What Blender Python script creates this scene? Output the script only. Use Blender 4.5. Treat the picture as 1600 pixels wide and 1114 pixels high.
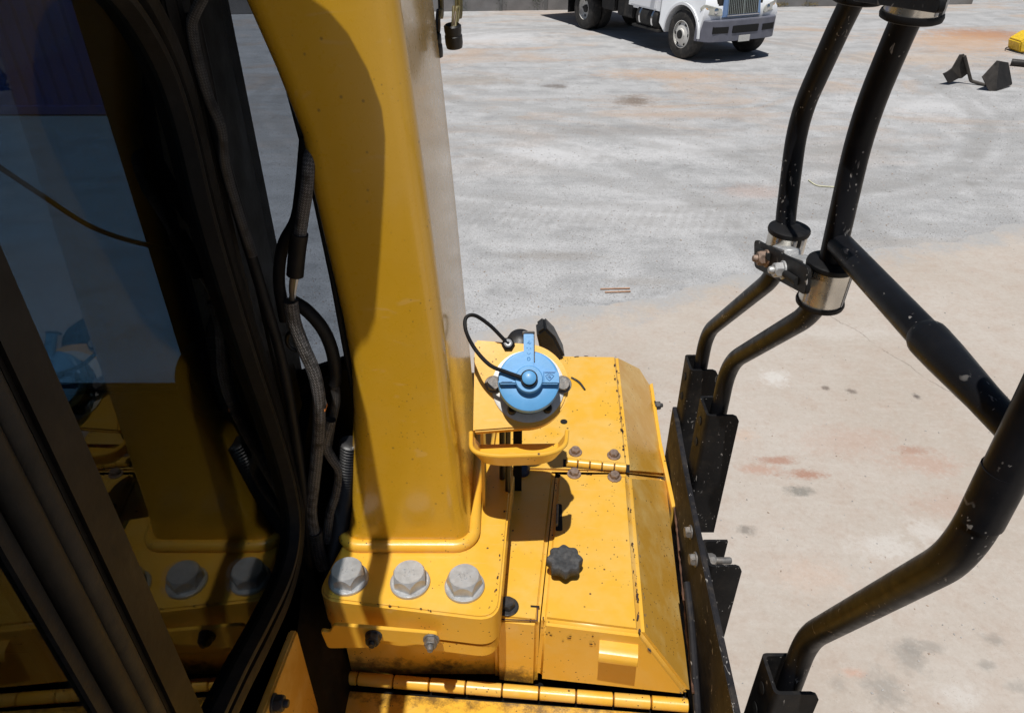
import bpy, bmesh, math, random
from mathutils import Vector, Matrix, Quaternion
random.seed(7)
R = math.radians
S = bpy.context.scene
C = S.collection
for o in list(bpy.data.objects): bpy.data.objects.remove(o)

# ------------------------------------------------------------------ camera, sky, sun, exposure
F = 1110.0; H = 3.3; TH = R(33.7)
cam_d = bpy.data.cameras.new('camera'); cam = bpy.data.objects.new('camera', cam_d); C.objects.link(cam)
cam.location = (0, 0, H); cam.rotation_euler = (R(90) - TH, 0, 0)
cam_d.sensor_width = 36; cam_d.lens = F / 1600 * 36; cam_d.clip_start = .02; cam_d.clip_end = 2000
S.camera = cam
S.render.resolution_x, S.render.resolution_y = 1024, 712
LIGHT = Vector((.08, .27, -1)).normalized()
w = bpy.data.worlds.new('World'); S.world = w; w.use_nodes = True
nt = w.node_tree; bg = nt.nodes['Background']; sk = nt.nodes.new('ShaderNodeTexSky')
sk.sky_type = 'NISHITA'; sk.sun_disc = False
sk.sun_elevation = math.asin(-LIGHT.z); sk.sun_rotation = math.atan2(-LIGHT.x, -LIGHT.y)
nt.links.new(sk.outputs[0], bg.inputs[0]); bg.inputs[1].default_value = .05
sd = bpy.data.lights.new('sun', 'SUN'); sun = bpy.data.objects.new('sun', sd); C.objects.link(sun)
sd.energy = 5.0; sd.angle = R(.5); sd.color = (1, .965, .91)
sun.rotation_euler = LIGHT.to_track_quat('-Z', 'Y').to_euler(); sun.location = (0, 0, 30)
S.view_settings.view_transform = 'Standard'; S.view_settings.look = 'None'
S.view_settings.exposure = -.2; S.view_settings.gamma = 1
S.render.engine = 'CYCLES'
S.cycles.max_bounces = 7; S.cycles.diffuse_bounces = 3; S.cycles.glossy_bounces = 4; S.cycles.transparent_max_bounces = 12

# ------------------------------------------------------------------ pixel helpers (a pixel is a direction; the distance comes from the surface it lies on)
ct, st = math.cos(TH), math.sin(TH); EYE = Vector((0, 0, H))
def ray(px, py):
    a = (px - 800) / F; b = (557 - py) / F
    return Vector((a, ct + b * st, -st + b * ct))
def onp(px, py, p0, n): d = ray(px, py); return EYE + d * ((p0 - EYE).dot(n) / d.dot(n))
def onz(px, py, z): d = ray(px, py); return EYE + d * (z / d.z)               # z below the eye
def onx(px, py, x): d = ray(px, py); return EYE + d * (x / d.x)
def ony(px, py, y): d = ray(px, py); return EYE + d * (y / d.y)
def atd(px, py, t): return EYE + ray(px, py) * t
def gnd(px, py): return onz(px, py, -H)
def V(x, y, z): return Vector((x, y, z + H))                                   # eye-level coordinates

# ------------------------------------------------------------------ materials
class NB:
    def __init__(s, name):
        s.m = bpy.data.materials.new(name); s.m.use_nodes = True; s.t = s.m.node_tree
        s.b = s.t.nodes['Principled BSDF']; s.out = s.t.nodes['Material Output']
    def n(s, typ, **kw):
        x = s.t.nodes.new('ShaderNode' + typ)
        for k, v in kw.items(): setattr(x, k, v)
        return x
    def l(s, a, b): s.t.links.new(a, b)
    def coord(s, which='Object'): return s.n('TexCoord').outputs[which]
    def noise(s, vec, scale, detail=4, rough=.55, dist=0):
        x = s.n('TexNoise'); x.inputs['Scale'].default_value = scale; x.inputs['Detail'].default_value = detail
        x.inputs['Roughness'].default_value = rough; x.inputs['Distortion'].default_value = dist
        if vec is not None: s.l(vec, x.inputs['Vector'])
        return x.outputs[0]
    def vor(s, vec, scale, out=0, feature='F1'):
        x = s.n('TexVoronoi', feature=feature); x.inputs['Scale'].default_value = scale; s.l(vec, x.inputs['Vector']); return x.outputs[out]
    def rng(s, v, a, b, c=0, d=1):
        x = s.n('MapRange'); s.l(v, x.inputs[0])
        for i, k in enumerate((a, b, c, d)): x.inputs[1 + i].default_value = k
        return x.outputs[0]
    def mth(s, op, a, b=None):
        x = s.n('Math', operation=op)
        for i, k in enumerate((a, b)):
            if k is None: continue
            if isinstance(k, (int, float)): x.inputs[i].default_value = k
            else: s.l(k, x.inputs[i])
        return x.outputs[0]
    def mix(s, f, a, b):
        x = s.n('Mix', data_type='RGBA')
        for i, k in ((0, f), (6, a), (7, b)):
            if isinstance(k, (int, float)): x.inputs[i].default_value = k
            elif isinstance(k, tuple): x.inputs[i].default_value = (*k, 1)
            else: s.l(k, x.inputs[i])
        return x.outputs[2]
    def mapping(s, vec, loc=(0, 0, 0), rot=(0, 0, 0), sc=(1, 1, 1)):
        x = s.n('Mapping'); s.l(vec, x.inputs[0])
        x.inputs[1].default_value = loc; x.inputs[2].default_value = rot; x.inputs[3].default_value = sc
        return x.outputs[0]
    def bump(s, h, strength, dist=.01, prev=None):
        x = s.n('Bump'); x.inputs['Strength'].default_value = strength; x.inputs['Distance'].default_value = dist
        s.l(h, x.inputs['Height'])
        if prev is not None: s.l(prev, x.inputs['Normal'])
        return x.outputs[0]
    def set(s, **kw):
        for k, v in kw.items():
            i = s.b.inputs[k.replace('_', ' ')]
            if isinstance(v, (int, float)): i.default_value = v
            elif isinstance(v, tuple): i.default_value = (*v, 1) if len(v) == 3 else v
            else: s.l(v, i)
        return s
M = {}
def simple(name, col, rough=.5, metal=0, var=.25, scale=30, bump=.1, coat=0, dust=None, dust_amt=.5):
    b = NB(name); oi = b.n('ObjectInfo'); va = b.n('VectorMath', operation='MULTIPLY_ADD'); b.l(oi.outputs['Location'], va.inputs[0]); va.inputs[1].default_value = (3.1, 2.3, 1.7); b.l(b.coord(), va.inputs[2]); c = va.outputs[0]; n1 = b.noise(c, scale, 4)
    dark = tuple(k * (1 - var) for k in col); lite = tuple(min(1, k * (1 + var)) for k in col)
    colr = b.mix(b.rng(n1, .3, .7), dark, lite)
    if dust:
        colr = b.mix(b.mth('MULTIPLY', b.rng(b.noise(c, scale * .4, 6, .7), .5, .75), dust_amt), colr, dust)
    b.set(Base_Color=colr, Metallic=metal, Roughness=b.rng(b.noise(c, scale * 2.3, 4), .2, .8, max(0, rough - .1), rough + .1), Coat_Weight=coat)
    if bump: b.set(Normal=b.bump(b.noise(c, scale * 8, 3), bump, .002))
    M[name] = b.m; return b.m

def yellow(name, col=(.78, .430, .043), grime=None, rough=.36, chips=1.0, dusty=.35, coat=.18, coat_r=.25):
    b = NB(name); oi = b.n('ObjectInfo'); va = b.n('VectorMath', operation='MULTIPLY_ADD'); b.l(oi.outputs['Location'], va.inputs[0]); va.inputs[1].default_value = (3.1, 2.3, 1.7); b.l(b.coord(), va.inputs[2]); c = va.outputs[0]
    big = b.noise(c, 3.1, 5, .6); med = b.noise(c, 17, 4, .65); fine = b.noise(c, 90, 4, .7)
    c1 = b.mix(b.rng(big, .35, .7), col, tuple(k * f for k, f in zip(col, (.93, .92, .95))))
    c1 = b.mix(b.mth('MULTIPLY', b.rng(b.mth('ADD', big, med), .95, 1.3), dusty), c1, (.74, .53, .20))         # thin dust film
    # fine scratches
    sc = b.noise(b.mapping(c, rot=(0, 0, .5), sc=(12, 160, 40)), 1.6, 2, .5, .6)
    c1 = b.mix(b.mth('MULTIPLY', b.rng(sc, .66, .72), .22), c1, (.78, .52, .22))
    # paint chips, brown-black
    v = b.vor(c, 42); v2 = b.vor(c, 120)
    m = b.mth('MULTIPLY', b.rng(v, .05, .10, 1, 0), b.rng(b.noise(c, 6, 2), .50, .56))
    m2 = b.mth('MULTIPLY', b.rng(v2, .10, .17, 1, 0), b.rng(b.noise(c, 9.7, 2), .52, .57))
    mm = b.mth('MULTIPLY', b.mth('MAXIMUM', m, m2), chips)
    c1 = b.mix(mm, c1, (.07, .03, .018))
    if grime:      # oily dirt around a hinge line: (axis, value, width)
        for (p, q, wd, amt) in grime:
            sep = b.n('SeparateXYZ'); b.l(b.coord(), sep.inputs[0])
            d = (q - p); L2 = d.length
            # distance to an (almost x-aligned) line in the local yz plane
            dy = b.mth('SUBTRACT', sep.outputs[1], b.mth('ADD', b.mth('MULTIPLY', sep.outputs[0], d.y / d.x), p.y - p.x * d.y / d.x))
            dz = b.mth('SUBTRACT', sep.outputs[2], b.mth('ADD', b.mth('MULTIPLY', sep.outputs[0], d.z / d.x), p.z - p.x * d.z / d.x))
            dist = b.mth('SQRT', b.mth('ADD', b.mth('MULTIPLY', dy, dy), b.mth('MULTIPLY', dz, dz)))
            near = b.rng(dist, 0, wd, 1, 0)
            g = b.mth('MULTIPLY', b.rng(b.mth('ADD', b.mth('MULTIPLY', near, .55), b.noise(c, 38, 7, .75)), .78, .98), amt)
            c1 = b.mix(g, c1, (.055, .032, .018))
    nrm = b.bump(b.mth('ADD', b.mth('MULTIPLY', b.noise(c, 420, 1), .25), med), .10, .003)
    b.set(Base_Color=c1, Roughness=b.mth('ADD', b.rng(fine, .2, .8, rough - .09, rough + .09), b.mth('MULTIPLY', mm, .3)), Coat_Weight=coat, Coat_Roughness=coat_r, Normal=nrm)
    M[name] = b.m; return b.m

def black_paint(name, base=(.0060, .0064, .008), rough=.34, scuff=.55, dust=.03):
    b = NB(name); c = b.coord()
    n = b.noise(c, 14, 5); col = b.mix(b.rng(n, .3, .7), base, tuple(k * 2 for k in base))
    col = b.mix(b.mth('MULTIPLY', b.rng(b.noise(c, 30, 6, .7), .5, .8), dust), col, (.11, .09, .07))
    s1 = b.noise(b.mapping(c, rot=(.3, .5, .9), sc=(90, 25, 30)), 2.2, 2, .5, .8)
    s2 = b.vor(b.mapping(c, rot=(.9, .2, .4), sc=(1, 2.2, 1)), 95)
    sc = b.mth('MULTIPLY', b.mth('MAXIMUM', b.rng(s1, .66, .70), b.rng(s2, .08, .13, 1, 0)), b.rng(b.noise(c, 19, 2), .50, .56))
    sc = b.mth('MULTIPLY', sc, scuff)
    col = b.mix(sc, col, (.42, .40, .38))
    b.set(Base_Color=col, Roughness=b.rng(b.noise(c, 60, 4), .2, .8, rough - .08, rough + .16), Normal=b.bump(b.noise(c, 260, 1), .08, .001)); b.b.inputs['Specular IOR Level'].default_value = .13
    M[name] = b.m; return b.m

def glass_mat(name, tint, spec=1.0, dirt=.02):
    b = NB(name); t = b.n('BsdfTransparent'); t.inputs[0].default_value = (*tint, 1)
    g = b.n('BsdfGlossy'); g.inputs['Roughness'].default_value = .003; g.inputs[0].default_value = (.95, .97, 1, 1)
    d = b.n('BsdfDiffuse'); d.inputs[0].default_value = (.35, .33, .30, 1)
    ge = b.n('NewGeometry'); dt = b.n('VectorMath', operation='DOT_PRODUCT'); b.l(ge.outputs['Normal'], dt.inputs[0]); b.l(ge.outputs['Incoming'], dt.inputs[1])
    sch = b.mth('ADD', b.mth('MULTIPLY', b.mth('POWER', b.mth('SUBTRACT', 1, b.mth('ABSOLUTE', dt.outputs['Value'])), 5), .96), .04)
    mx = b.n('MixShader'); b.l(b.mth('MULTIPLY', sch, spec), mx.inputs[0]); b.l(t.outputs[0], mx.inputs[1]); b.l(g.outputs[0], mx.inputs[2])
    m2 = b.n('MixShader'); c = b.coord()
    sp = b.mth('MULTIPLY', b.rng(b.vor(c, 60), .02, .04, 1, 0), .12)
    b.l(b.mth('ADD', sp, b.mth('MULTIPLY', b.rng(b.noise(c, 7, 6, .7), .45, .8), dirt)), m2.inputs[0]); b.l(mx.outputs[0], m2.inputs[1]); b.l(d.outputs[0], m2.inputs[2])
    b.l(m2.outputs[0], b.out.inputs[0]); b.t.nodes.remove(b.b)
    M[name] = b.m; return b.m

def braid_mat(name, lite=(.30, .30, .31), dark=(.012, .012, .013), k=1.0):
    b = NB(name); uv = b.coord('UV')
    a = b.n('TexChecker'); a.inputs['Scale'].default_value = 1.0
    mp = b.mapping(uv, rot=(0, 0, R(45)), sc=(9 * k, 9 * k, 1)); b.l(mp, a.inputs[0])
    wv = b.n('TexWave', wave_type='BANDS', bands_direction='X'); wv.inputs['Scale'].default_value = 1.0
    mp2 = b.mapping(uv, rot=(0, 0, R(38)), sc=(4.4 * k, 4.4 * k, 1)); b.l(mp2, wv.inputs[0])
    f = b.mth('MULTIPLY', b.rng(wv.outputs[1], .45, .75), b.rng(b.noise(b.coord(), 90, 3), .3, .55))
    f = b.mth('MULTIPLY', f, b.mth('ADD', a.outputs[1], .25))
    b.set(Base_Color=b.mix(f, dark, lite), Roughness=.6, Normal=b.bump(wv.outputs[1], .5, .002)); M[name] = b.m; return b.m

simple('rubber', (.009, .009, .010), .55, 0, .4, 25, .2, 0, (.06, .055, .05), .25)
simple('seal', (.006, .006, .0065), .6, 0, .4, 18, .25, 0, (.05, .045, .04), .35)
simple('seal_warm', (.008, .007, .006), .55, 0, .35, 15, .2, 0, (.05, .042, .035), .35)
simple('black_plastic', (.010, .010, .011), .42, 0, .4, 30, .1)
simple('cab_black', (.006, .006, .0065), .5, 0, .4, 20, .1, 0, (.06, .05, .04), .25)
simple('cab_brown', (.0070, .0062, .0056), .5, 0, .5, 11, .15, 0, (.04, .032, .025), .4)
simple('zinc', (.44, .45, .46), .42, .35, .18, 70, .25, 0, (.42, .38, .33), .5)
simple('steel_band', (.62, .60, .55), .27, .85, .2, 22, .08, 0, (.35, .28, .2), .35)
simple('bolt_grey', (.17, .165, .16), .5, .4, .35, 120, .3, 0, (.30, .22, .15), .55)
simple('bolt_dark', (.035, .035, .037), .5, .3, .4, 120, .25, 0, (.14, .10, .07), .4)
simple('bolt_rust', (.26, .19, .15), .6, .35, .4, 130, .35, 0, (.25, .09, .04), .5)
simple('rust', (.085, .042, .026), .85, 0, .5, 60, .5)
simple('slot', (.004, .004, .004), .8)
simple('knob', (.045, .047, .05), .75, 0, .4, 140, .4, 0, (.20, .19, .18), .45)
simple('blue_cap', (.105, .33, .63), .40, 0, .08, 25, .06, .05, (.26, .44, .64), .3)
simple('blue_mark', (.05, .22, .50), .45, 0, .05, 25, 0)
simple('ring_white', (.62, .61, .58), .45, .2, .12, 50, .1, 0, (.4, .36, .3), .4)
simple('orange_label', (.72, .25, .06), .5); simple('paper', (.72, .72, .70), .5)
simple('wire_olive', (.15, .125, .05), .5); simple('wire_brown', (.10, .07, .04), .5)
for k, v in (('seal', .3), ('seal_warm', .22), ('cab_brown', .15), ('rubber', .2), ('cab_black', .1)):
    M[k].node_tree.nodes['Principled BSDF'].inputs['Specular IOR Level'].default_value = v
yellow('yellow'); yellow('yellow_post', col=(.69, .385, .019), chips=.5, rough=.30, dusty=.10, coat=.55, coat_r=.13); yellow('yellow_worn', chips=1.6, dusty=.5)
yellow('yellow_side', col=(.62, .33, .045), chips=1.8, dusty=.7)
black_paint('black_tube'); black_paint('black_bracket', (.007, .007, .0075), .48, .75, .25); black_paint('black_plate', (.012, .012, .014), .55, .8, .5)
glass_mat('cab_glass', (.35, .44, .50), .45, .003); glass_mat('rear_glass', (.50, .53, .57), .5, .012); glass_mat('far_glass', (.37, .47, .55), .4, .002)
braid_mat('braid'); braid_mat('braid_dark', (.12, .12, .125))

# ------------------------------------------------------------------ mesh helpers
ORG = {}
def empty(name, loc, label=None, cat=None, group=None):
    o = bpy.data.objects.new(name, None); C.objects.link(o); o.location = loc; o.empty_display_size = .1
    ORG[o.name] = Vector(loc); tag(o, label, cat, group); return o
def tag(o, label=None, cat=None, group=None, kind=None):
    for k, v in (('label', label), ('category', cat), ('group', group), ('kind', kind)):
        if v: o[k] = v
    return o
def org(p): return ORG.get(p.name, Vector((0, 0, 0))) if p else Vector((0, 0, 0))
def finish(bm, name, mat, angle=35):
    bmesh.ops.recalc_face_normals(bm, faces=bm.faces)
    me = bpy.data.meshes.new(name); bm.to_mesh(me); bm.free()
    me.polygons.foreach_set('use_smooth', [True] * len(me.polygons)); me.set_sharp_from_angle(angle=R(angle))
    me.materials.append(M[mat]); return me
def mk(name, bm, mat, parent=None, angle=35):
    o_ = org(parent)
    if o_.length: bmesh.ops.translate(bm, verts=bm.verts, vec=-o_)
    me = finish(bm, name, mat, angle); o = bpy.data.objects.new(name, me); C.objects.link(o)
    if parent: o.parent = parent; ORG[o.name] = o_
    return o
def place(name, me, parent, loc, rot=None):
    o = bpy.data.objects.new(name, me); C.objects.link(o); o.parent = parent; o.location = Vector(loc) - org(parent)
    if rot is not None: o.rotation_euler = rot
    ORG[o.name] = org(parent); return o
def bev(bm, off, seg=2, ang=30):
    es = [e for e in bm.edges if len(e.link_faces) == 2 and e.calc_face_angle(0) > R(ang)]
    if es: bmesh.ops.bevel(bm, geom=es, offset=off, segments=seg, affect='EDGES', clamp_overlap=True)
def prism(pts, vec, off=0, seg=2, bm=None):
    bm2 = bmesh.new(); a = [bm2.verts.new(p) for p in pts]; b = [bm2.verts.new(Vector(p) + Vector(vec)) for p in pts]; n = len(a)
    bm2.faces.new(a); bm2.faces.new(b[::-1])
    for i in range(n): bm2.faces.new((a[i], b[i], b[(i + 1) % n], a[(i + 1) % n]))
    bmesh.ops.recalc_face_normals(bm2, faces=bm2.faces)
    if off: bev(bm2, off, seg)
    return join(bm, bm2)
def join(bm, bm2):
    if bm is None: return bm2
    me = bpy.data.meshes.new('t'); bm2.to_mesh(me); bm2.free(); bm.from_mesh(me); bpy.data.meshes.remove(me); return bm
def box(x0, x1, y0, y1, z0, z1, off=0, seg=2, bm=None):
    return prism([(x0, y0, z0), (x1, y0, z0), (x1, y1, z0), (x0, y1, z0)], (0, 0, z1 - z0), off, seg, bm)
def hexa(pts, off=0, seg=2, bm=None):      # 8 points: 4 bottom, 4 top
    b2 = bmesh.new(); v = [b2.verts.new(p) for p in pts]
    for f in ((0, 1, 2, 3), (4, 5, 6, 7), (0, 1, 5, 4), (1, 2, 6, 5), (2, 3, 7, 6), (3, 0, 4, 7)): b2.faces.new([v[i] for i in f])
    bmesh.ops.recalc_face_normals(b2, faces=b2.faces)
    if off: bev(b2, off, seg)
    return join(bm, b2)
def fillet(pts, r, n=6, closed=False):
    pts = [Vector(p) for p in pts]; out = []; N = len(pts)
    for i, p in enumerate(pts):
        if not closed and i in (0, N - 1): out.append(p); continue
        a, b = pts[i - 1], pts[(i + 1) % N]; u = (a - p); v = (b - p)
        rr = r[i] if isinstance(r, (list, tuple)) else r
        k = min(rr, u.length * .48, v.length * .48); u = u.normalized() * k; v = v.normalized() * k
        for j in range(n + 1):
            t = j / n; out.append((p + u) * (1 - t) ** 2 + p * 2 * t * (1 - t) + (p + v) * t * t)
    return out
def spline(pts, n=8):
    pts = [Vector(p) for p in pts]; out = []
    for i in range(len(pts) - 1):
        p0, p1, p2, p3 = pts[max(i - 1, 0)], pts[i], pts[i + 1], pts[min(i + 2, len(pts) - 1)]
        for j in range(n):
            t = j / n; out.append(.5 * ((2 * p1) + (p2 - p0) * t + (2 * p0 - 5 * p1 + 4 * p2 - p3) * t * t + (3 * p1 - p0 - 3 * p2 + p3) * t ** 3))
    return out + [pts[-1]]
def tube(path, rad, seg=20, bm=None, caps=True, prof=None, up=None):
    """sweep a circle (or a closed profile of (u, v) pairs) along a path; uv = around, along in metres"""
    bm = bm or bmesh.new(); uvl = bm.loops.layers.uv.verify()
    path = [Vector(p) for p in path]; n = len(path); rings = []; L = 0; Ls = []
    T = [(path[min(i + 1, n - 1)] - path[max(i - 1, 0)]).normalized() for i in range(n)]
    a = Vector(up) if up else (Vector((0, 0, 1)) if abs(T[0].z) < .9 else Vector((1, 0, 0)))
    N = (a - T[0] * a.dot(T[0])).normalized()
    for i in range(n):
        if i:
            L += (path[i] - path[i - 1]).length
            if up: N = (a - T[i] * a.dot(T[i])).normalized()
            else: N = T[i - 1].rotation_difference(T[i]) @ N; N = (N - T[i] * N.dot(T[i])).normalized()
        B = T[i].cross(N); Ls.append(L); r = rad[i] if isinstance(rad, (list, tuple)) else rad
        if prof: rings.append([bm.verts.new(path[i] + N * u + B * v) for u, v in prof])
        else: rings.append([bm.verts.new(path[i] + (N * math.cos(k * math.tau / seg) + B * math.sin(k * math.tau / seg)) * r) for k in range(seg)])
    m = len(rings[0]); rr = rad[0] if isinstance(rad, (list, tuple)) else rad
    for i in range(n - 1):
        for k in range(m):
            f = bm.faces.new((rings[i][k], rings[i][(k + 1) % m], rings[i + 1][(k + 1) % m], rings[i + 1][k]))
            for lp, (uu, vv) in zip(f.loops, ((k, i), (k + 1, i), (k + 1, i + 1), (k, i + 1))): lp[uvl].uv = (uu / m * 2, Ls[vv] / (math.pi * (rr or .01)))
    if caps: bm.faces.new(rings[0][::-1]); bm.faces.new(rings[-1])
    return bm
def basis(n, e1=None):
    n = Vector(n).normalized(); e1 = Vector(e1) if e1 else (Vector((1, 0, 0)) if abs(n.x) < .9 else Vector((0, 1, 0)))
    e1 = (e1 - n * e1.dot(n)).normalized(); return e1, n.cross(e1), n
def lathe(profile, c, n=(0, 0, 1), seg=32, bm=None, rfun=None, close=True):
    bm = bm or bmesh.new(); e1, e2, nn = basis(n); c = Vector(c); rings = []
    for (r, h) in profile:
        if r < 1e-6: rings.append([bm.verts.new(c + nn * h)]); continue
        rings.append([bm.verts.new(c + nn * h + (e1 * math.cos(a) + e2 * math.sin(a)) * (r * (rfun(a) if rfun else 1))) for a in [k * math.tau / seg for k in range(seg)]])
    for A, B in zip(rings, rings[1:]):
        for k in range(seg):
            k2 = (k + 1) % seg
            if len(A) == 1 and len(B) == 1: continue
            if len(A) == 1: bm.faces.new((A[0], B[k], B[k2]))
            elif len(B) == 1: bm.faces.new((A[k], A[k2], B[0]))
            else: bm.faces.new((A[k], A[k2], B[k2], B[k]))
    if close:
        if len(rings[0]) > 1: bm.faces.new(rings[0][::-1])
        if len(rings[-1]) > 1: bm.faces.new(rings[-1])
    return bm
def bolt_mesh(name, af, h, wr, wh, mat, seg=36, stud=0, marks=False):
    ap = af / 2; bm = lathe([(wr, 0), (wr, wh * .7), (wr * .93, wh), (ap * .9, wh)], (0, 0, 0), seg=seg)
    def hx(a): a = (a + math.pi / 6) % (math.pi / 3) - math.pi / 6; return 1 / math.cos(a)
    b2 = bmesh.new(); rings = []; k_ = af * .11
    for lvl in range(4):
        ring = []
        for i in range(seg):
            a = i * math.tau / seg; r = ap * hx(a)
            if lvl == 0: z = wh * .9
            elif lvl == 1: z = wh + h - k_ * .25 - k_ * 1.6 * (r / ap - 1) / .1547
            elif lvl == 2: r = ap * .95; z = wh + h
            else: r = ap * .80; z = wh + h
            ring.append(b2.verts.new((r * math.cos(a), r * math.sin(a), z)))
        rings.append(ring)
    for A, B in zip(rings, rings[1:]):
        for i in range(seg): b2.faces.new((A[i], A[(i + 1) % seg], B[(i + 1) % seg], B[i]))
    b2.faces.new(rings[-1]); join(bm, b2)
    if marks:
        rnd = random.Random(3)
        for i in range(9):
            u, v = (i % 3 - 1) * ap * .28, (i // 3 - 1) * ap * .26; k = [Vector((u + rnd.uniform(-1, 1) * ap * .1, v + rnd.uniform(-1, 1) * ap * .1, wh + h + .0002)) for _ in range(3)]
            tube(k, .0006, 5, bm)
    if stud: lathe([(ap * .55, wh + h), (ap * .55, wh + h + stud), (ap * .45, wh + h + stud + .002)], (0, 0, 0), seg=16, bm=bm)
    return finish(bm, name, mat, 32)
def rot_to(n, spin=0):
    return (Vector(n).to_track_quat('Z', 'Y') @ Quaternion((0, 0, 1), spin)).to_euler()

# ------------------------------------------------------------------ the ground
def spots(b, col, pos, lst):
    nz = b.noise(pos, 5.5, 6, .7); nf = b.noise(pos, 24, 5, .7)
    wob = b.mth('ADD', b.mth('MULTIPLY', b.mth('SUBTRACT', nz, .5), 2.0), b.mth('MULTIPLY', b.mth('SUBTRACT', nf, .5), 1.6))
    for (px, py, wx, wy, c, amt, rot) in lst:
        p = gnd(px, py); e = gnd(px + wx, py); f_ = gnd(px, py - wy)
        sx = (e - p).length; sy = (f_ - p).length
        q = b.mapping(pos, loc=(0, 0, 0)); sub = b.n('VectorMath', operation='SUBTRACT'); b.l(pos, sub.inputs[0]); sub.inputs[1].default_value = (p.x, p.y, 0)
        mp = b.mapping(sub.outputs[0], rot=(0, 0, rot), sc=(1 / sx, 1 / sy, 0))
        ln = b.n('VectorMath', operation='LENGTH'); b.l(mp, ln.inputs[0])
        fac = b.mth('MULTIPLY', b.rng(b.mth('ADD', ln.outputs['Value'], wob), .35, 1.15, 1, 0), amt * 1.05)
        col = b.mix(fac, col, c)
    return col
def make_gravel():
    b = NB('gravel_ground'); pos = b.coord()
    big = b.noise(pos, .35, 5, .6, .4); med = b.noise(pos, 2.2, 7, .65); fine = b.noise(pos, 38, 6, .75); gr = b.vor(pos, 55)
    gr2 = b.vor(pos, 24)
    stretched = b.noise(b.mapping(pos, rot=(0, 0, .12), sc=(.45, 2.2, 1)), 1.1, 6, .65)
    col = b.mix(b.rng(stretched, .36, .64), (.305, .308, .314), (.425, .428, .435))
    col = b.mix(b.rng(med, .42, .70), col, (.475, .478, .486))
    # dry orange clay smeared across the yard, beyond the first few metres
    sep = b.n('SeparateXYZ'); b.l(pos, sep.inputs[0])
    far = b.rng(sep.outputs[1], 8.5, 13)
    clay = b.mth('MULTIPLY', b.mth('MULTIPLY', b.rng(b.noise(b.mapping(pos, rot=(0, 0, .1), sc=(.42, .9, 1)), .62, 6, .68, 1.2), .50, .66), far), .62)
    col = b.mix(clay, col, (.46, .33, .235))
    col = b.mix(b.mth('MULTIPLY', b.rng(gr, .1, .45, 1, 0), b.rng(fine, .36, .56)), col, (.22, .215, .21))
    col = b.mix(b.rng(b.vor(pos, 31), .0, .24, .9, 0), col, (.60, .59, .58))
    col = b.mix(b.mth('MULTIPLY', b.rng(fine, .6, .78), .4), col, (.16, .15, .14))
    org_ = (.42, .20, .10); pale = (.60, .60, .61); dk = (.12, .10, .085)
    col = spots(b, col, pos, [(990, 158, 34, 9, (.19, .15, .12), .8, 0), (868, 135, 22, 4, dk, .7, 0), (1050, 118, 120, 8, (.48, .31, .19), .55, .05),
        (1540, 55, 90, 9, (.40, .19, .09), .75, -.12), (1500, 66, 130, 14, (.52, .33, .2), .6, 0), (1430, 92, 160, 10, (.5, .38, .28), .5, 0), (1180, 300, 60, 12, (.40, .28, .23), .4, .1),
        (870, 240, 120, 22, pale, .55, .1), (1060, 232, 90, 20, pale, .5, -.1), (1430, 165, 150, 18, pale, .45, 0), (1020, 330, 220, 32, pale, .35, .1), (760, 60, 120, 12, pale, .5, 0),
        (860, 400, 90, 9, (.26, .24, .22), .5, -.2), (1000, 440, 60, 7, (.28, .26, .24), .45, .1), (960, 205, 160, 8, (.25, .235, .225), .5, .08), (1300, 235, 160, 12, (.27, .26, .25), .45, .05),
        (720, 125, 110, 9, (.30, .26, .22), .5, 0), (1340, 290, 130, 14, (.24, .235, .23), .35, .1), (1420, 380, 140, 9, (.36, .33, .30), .5, .3), (1085, 180, 140, 6, (.42, .33, .27), .5, 0)])
    # tyre tracks swung across the yard: paired arcs of pressed, darker fines
    for (cx, cy, rad_, wd_, amt) in ((2.0, 14.5, 6.3, .16, .5), (2.0, 14.5, 6.75, .14, .4), (-3.0, 6.5, 5.6, .18, .42), (-3.0, 6.5, 7.2, .18, .42), (9.0, 22.0, 13.2, .2, .45), (9.0, 22.0, 15.0, .2, .45), (14, 6, 8.4, .17, .4), (14, 6, 10.1, .17, .35)):
        sb = b.n('VectorMath', operation='SUBTRACT'); b.l(pos, sb.inputs[0]); sb.inputs[1].default_value = (cx, cy, 0)
        ln = b.n('VectorMath', operation='LENGTH'); b.l(sb.outputs[0], ln.inputs[0])
        off_ = b.mth('ABSOLUTE', b.mth('ADD', b.mth('SUBTRACT', ln.outputs['Value'], rad_), b.mth('MULTIPLY', b.mth('SUBTRACT', big, .5), .5)))
        col = b.mix(b.mth('MULTIPLY', b.mth('MULTIPLY', b.rng(off_, wd_ * .6, wd_ * 1.3, 1, 0), b.rng(med, .38, .6)), amt), col, (.25, .245, .24))
    # tyre and track ribs pressed into the fines
    wv = b.n('TexWave', wave_type='BANDS', bands_direction='X'); wv.inputs['Scale'].default_value = 2.6; wv.inputs['Distortion'].default_value = 1.6; wv.inputs['Detail'].default_value = 2
    b.l(b.mapping(pos, rot=(0, 0, .35)), wv.inputs[0])
    band = b.rng(b.noise(b.mapping(pos, rot=(0, 0, -.15), sc=(.16, .9, 1)), .8, 2), .50, .60)
    ribs = b.mth('MULTIPLY', b.mth('MULTIPLY', wv.outputs[1], band), b.rng(sep.outputs[1], 9.5, 12, 1, 0))
    col = b.mix(b.mth('MULTIPLY', ribs, .16), col, (.22, .21, .20))
    hh = b.mth('ADD', b.mth('ADD', b.mth('MULTIPLY', ribs, .25), b.mth('MULTIPLY', med, 1.6)), b.mth('ADD', b.mth('MULTIPLY', gr, .5), b.mth('MULTIPLY', fine, .35))); n = b.bump(hh, .8, .016)
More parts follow.
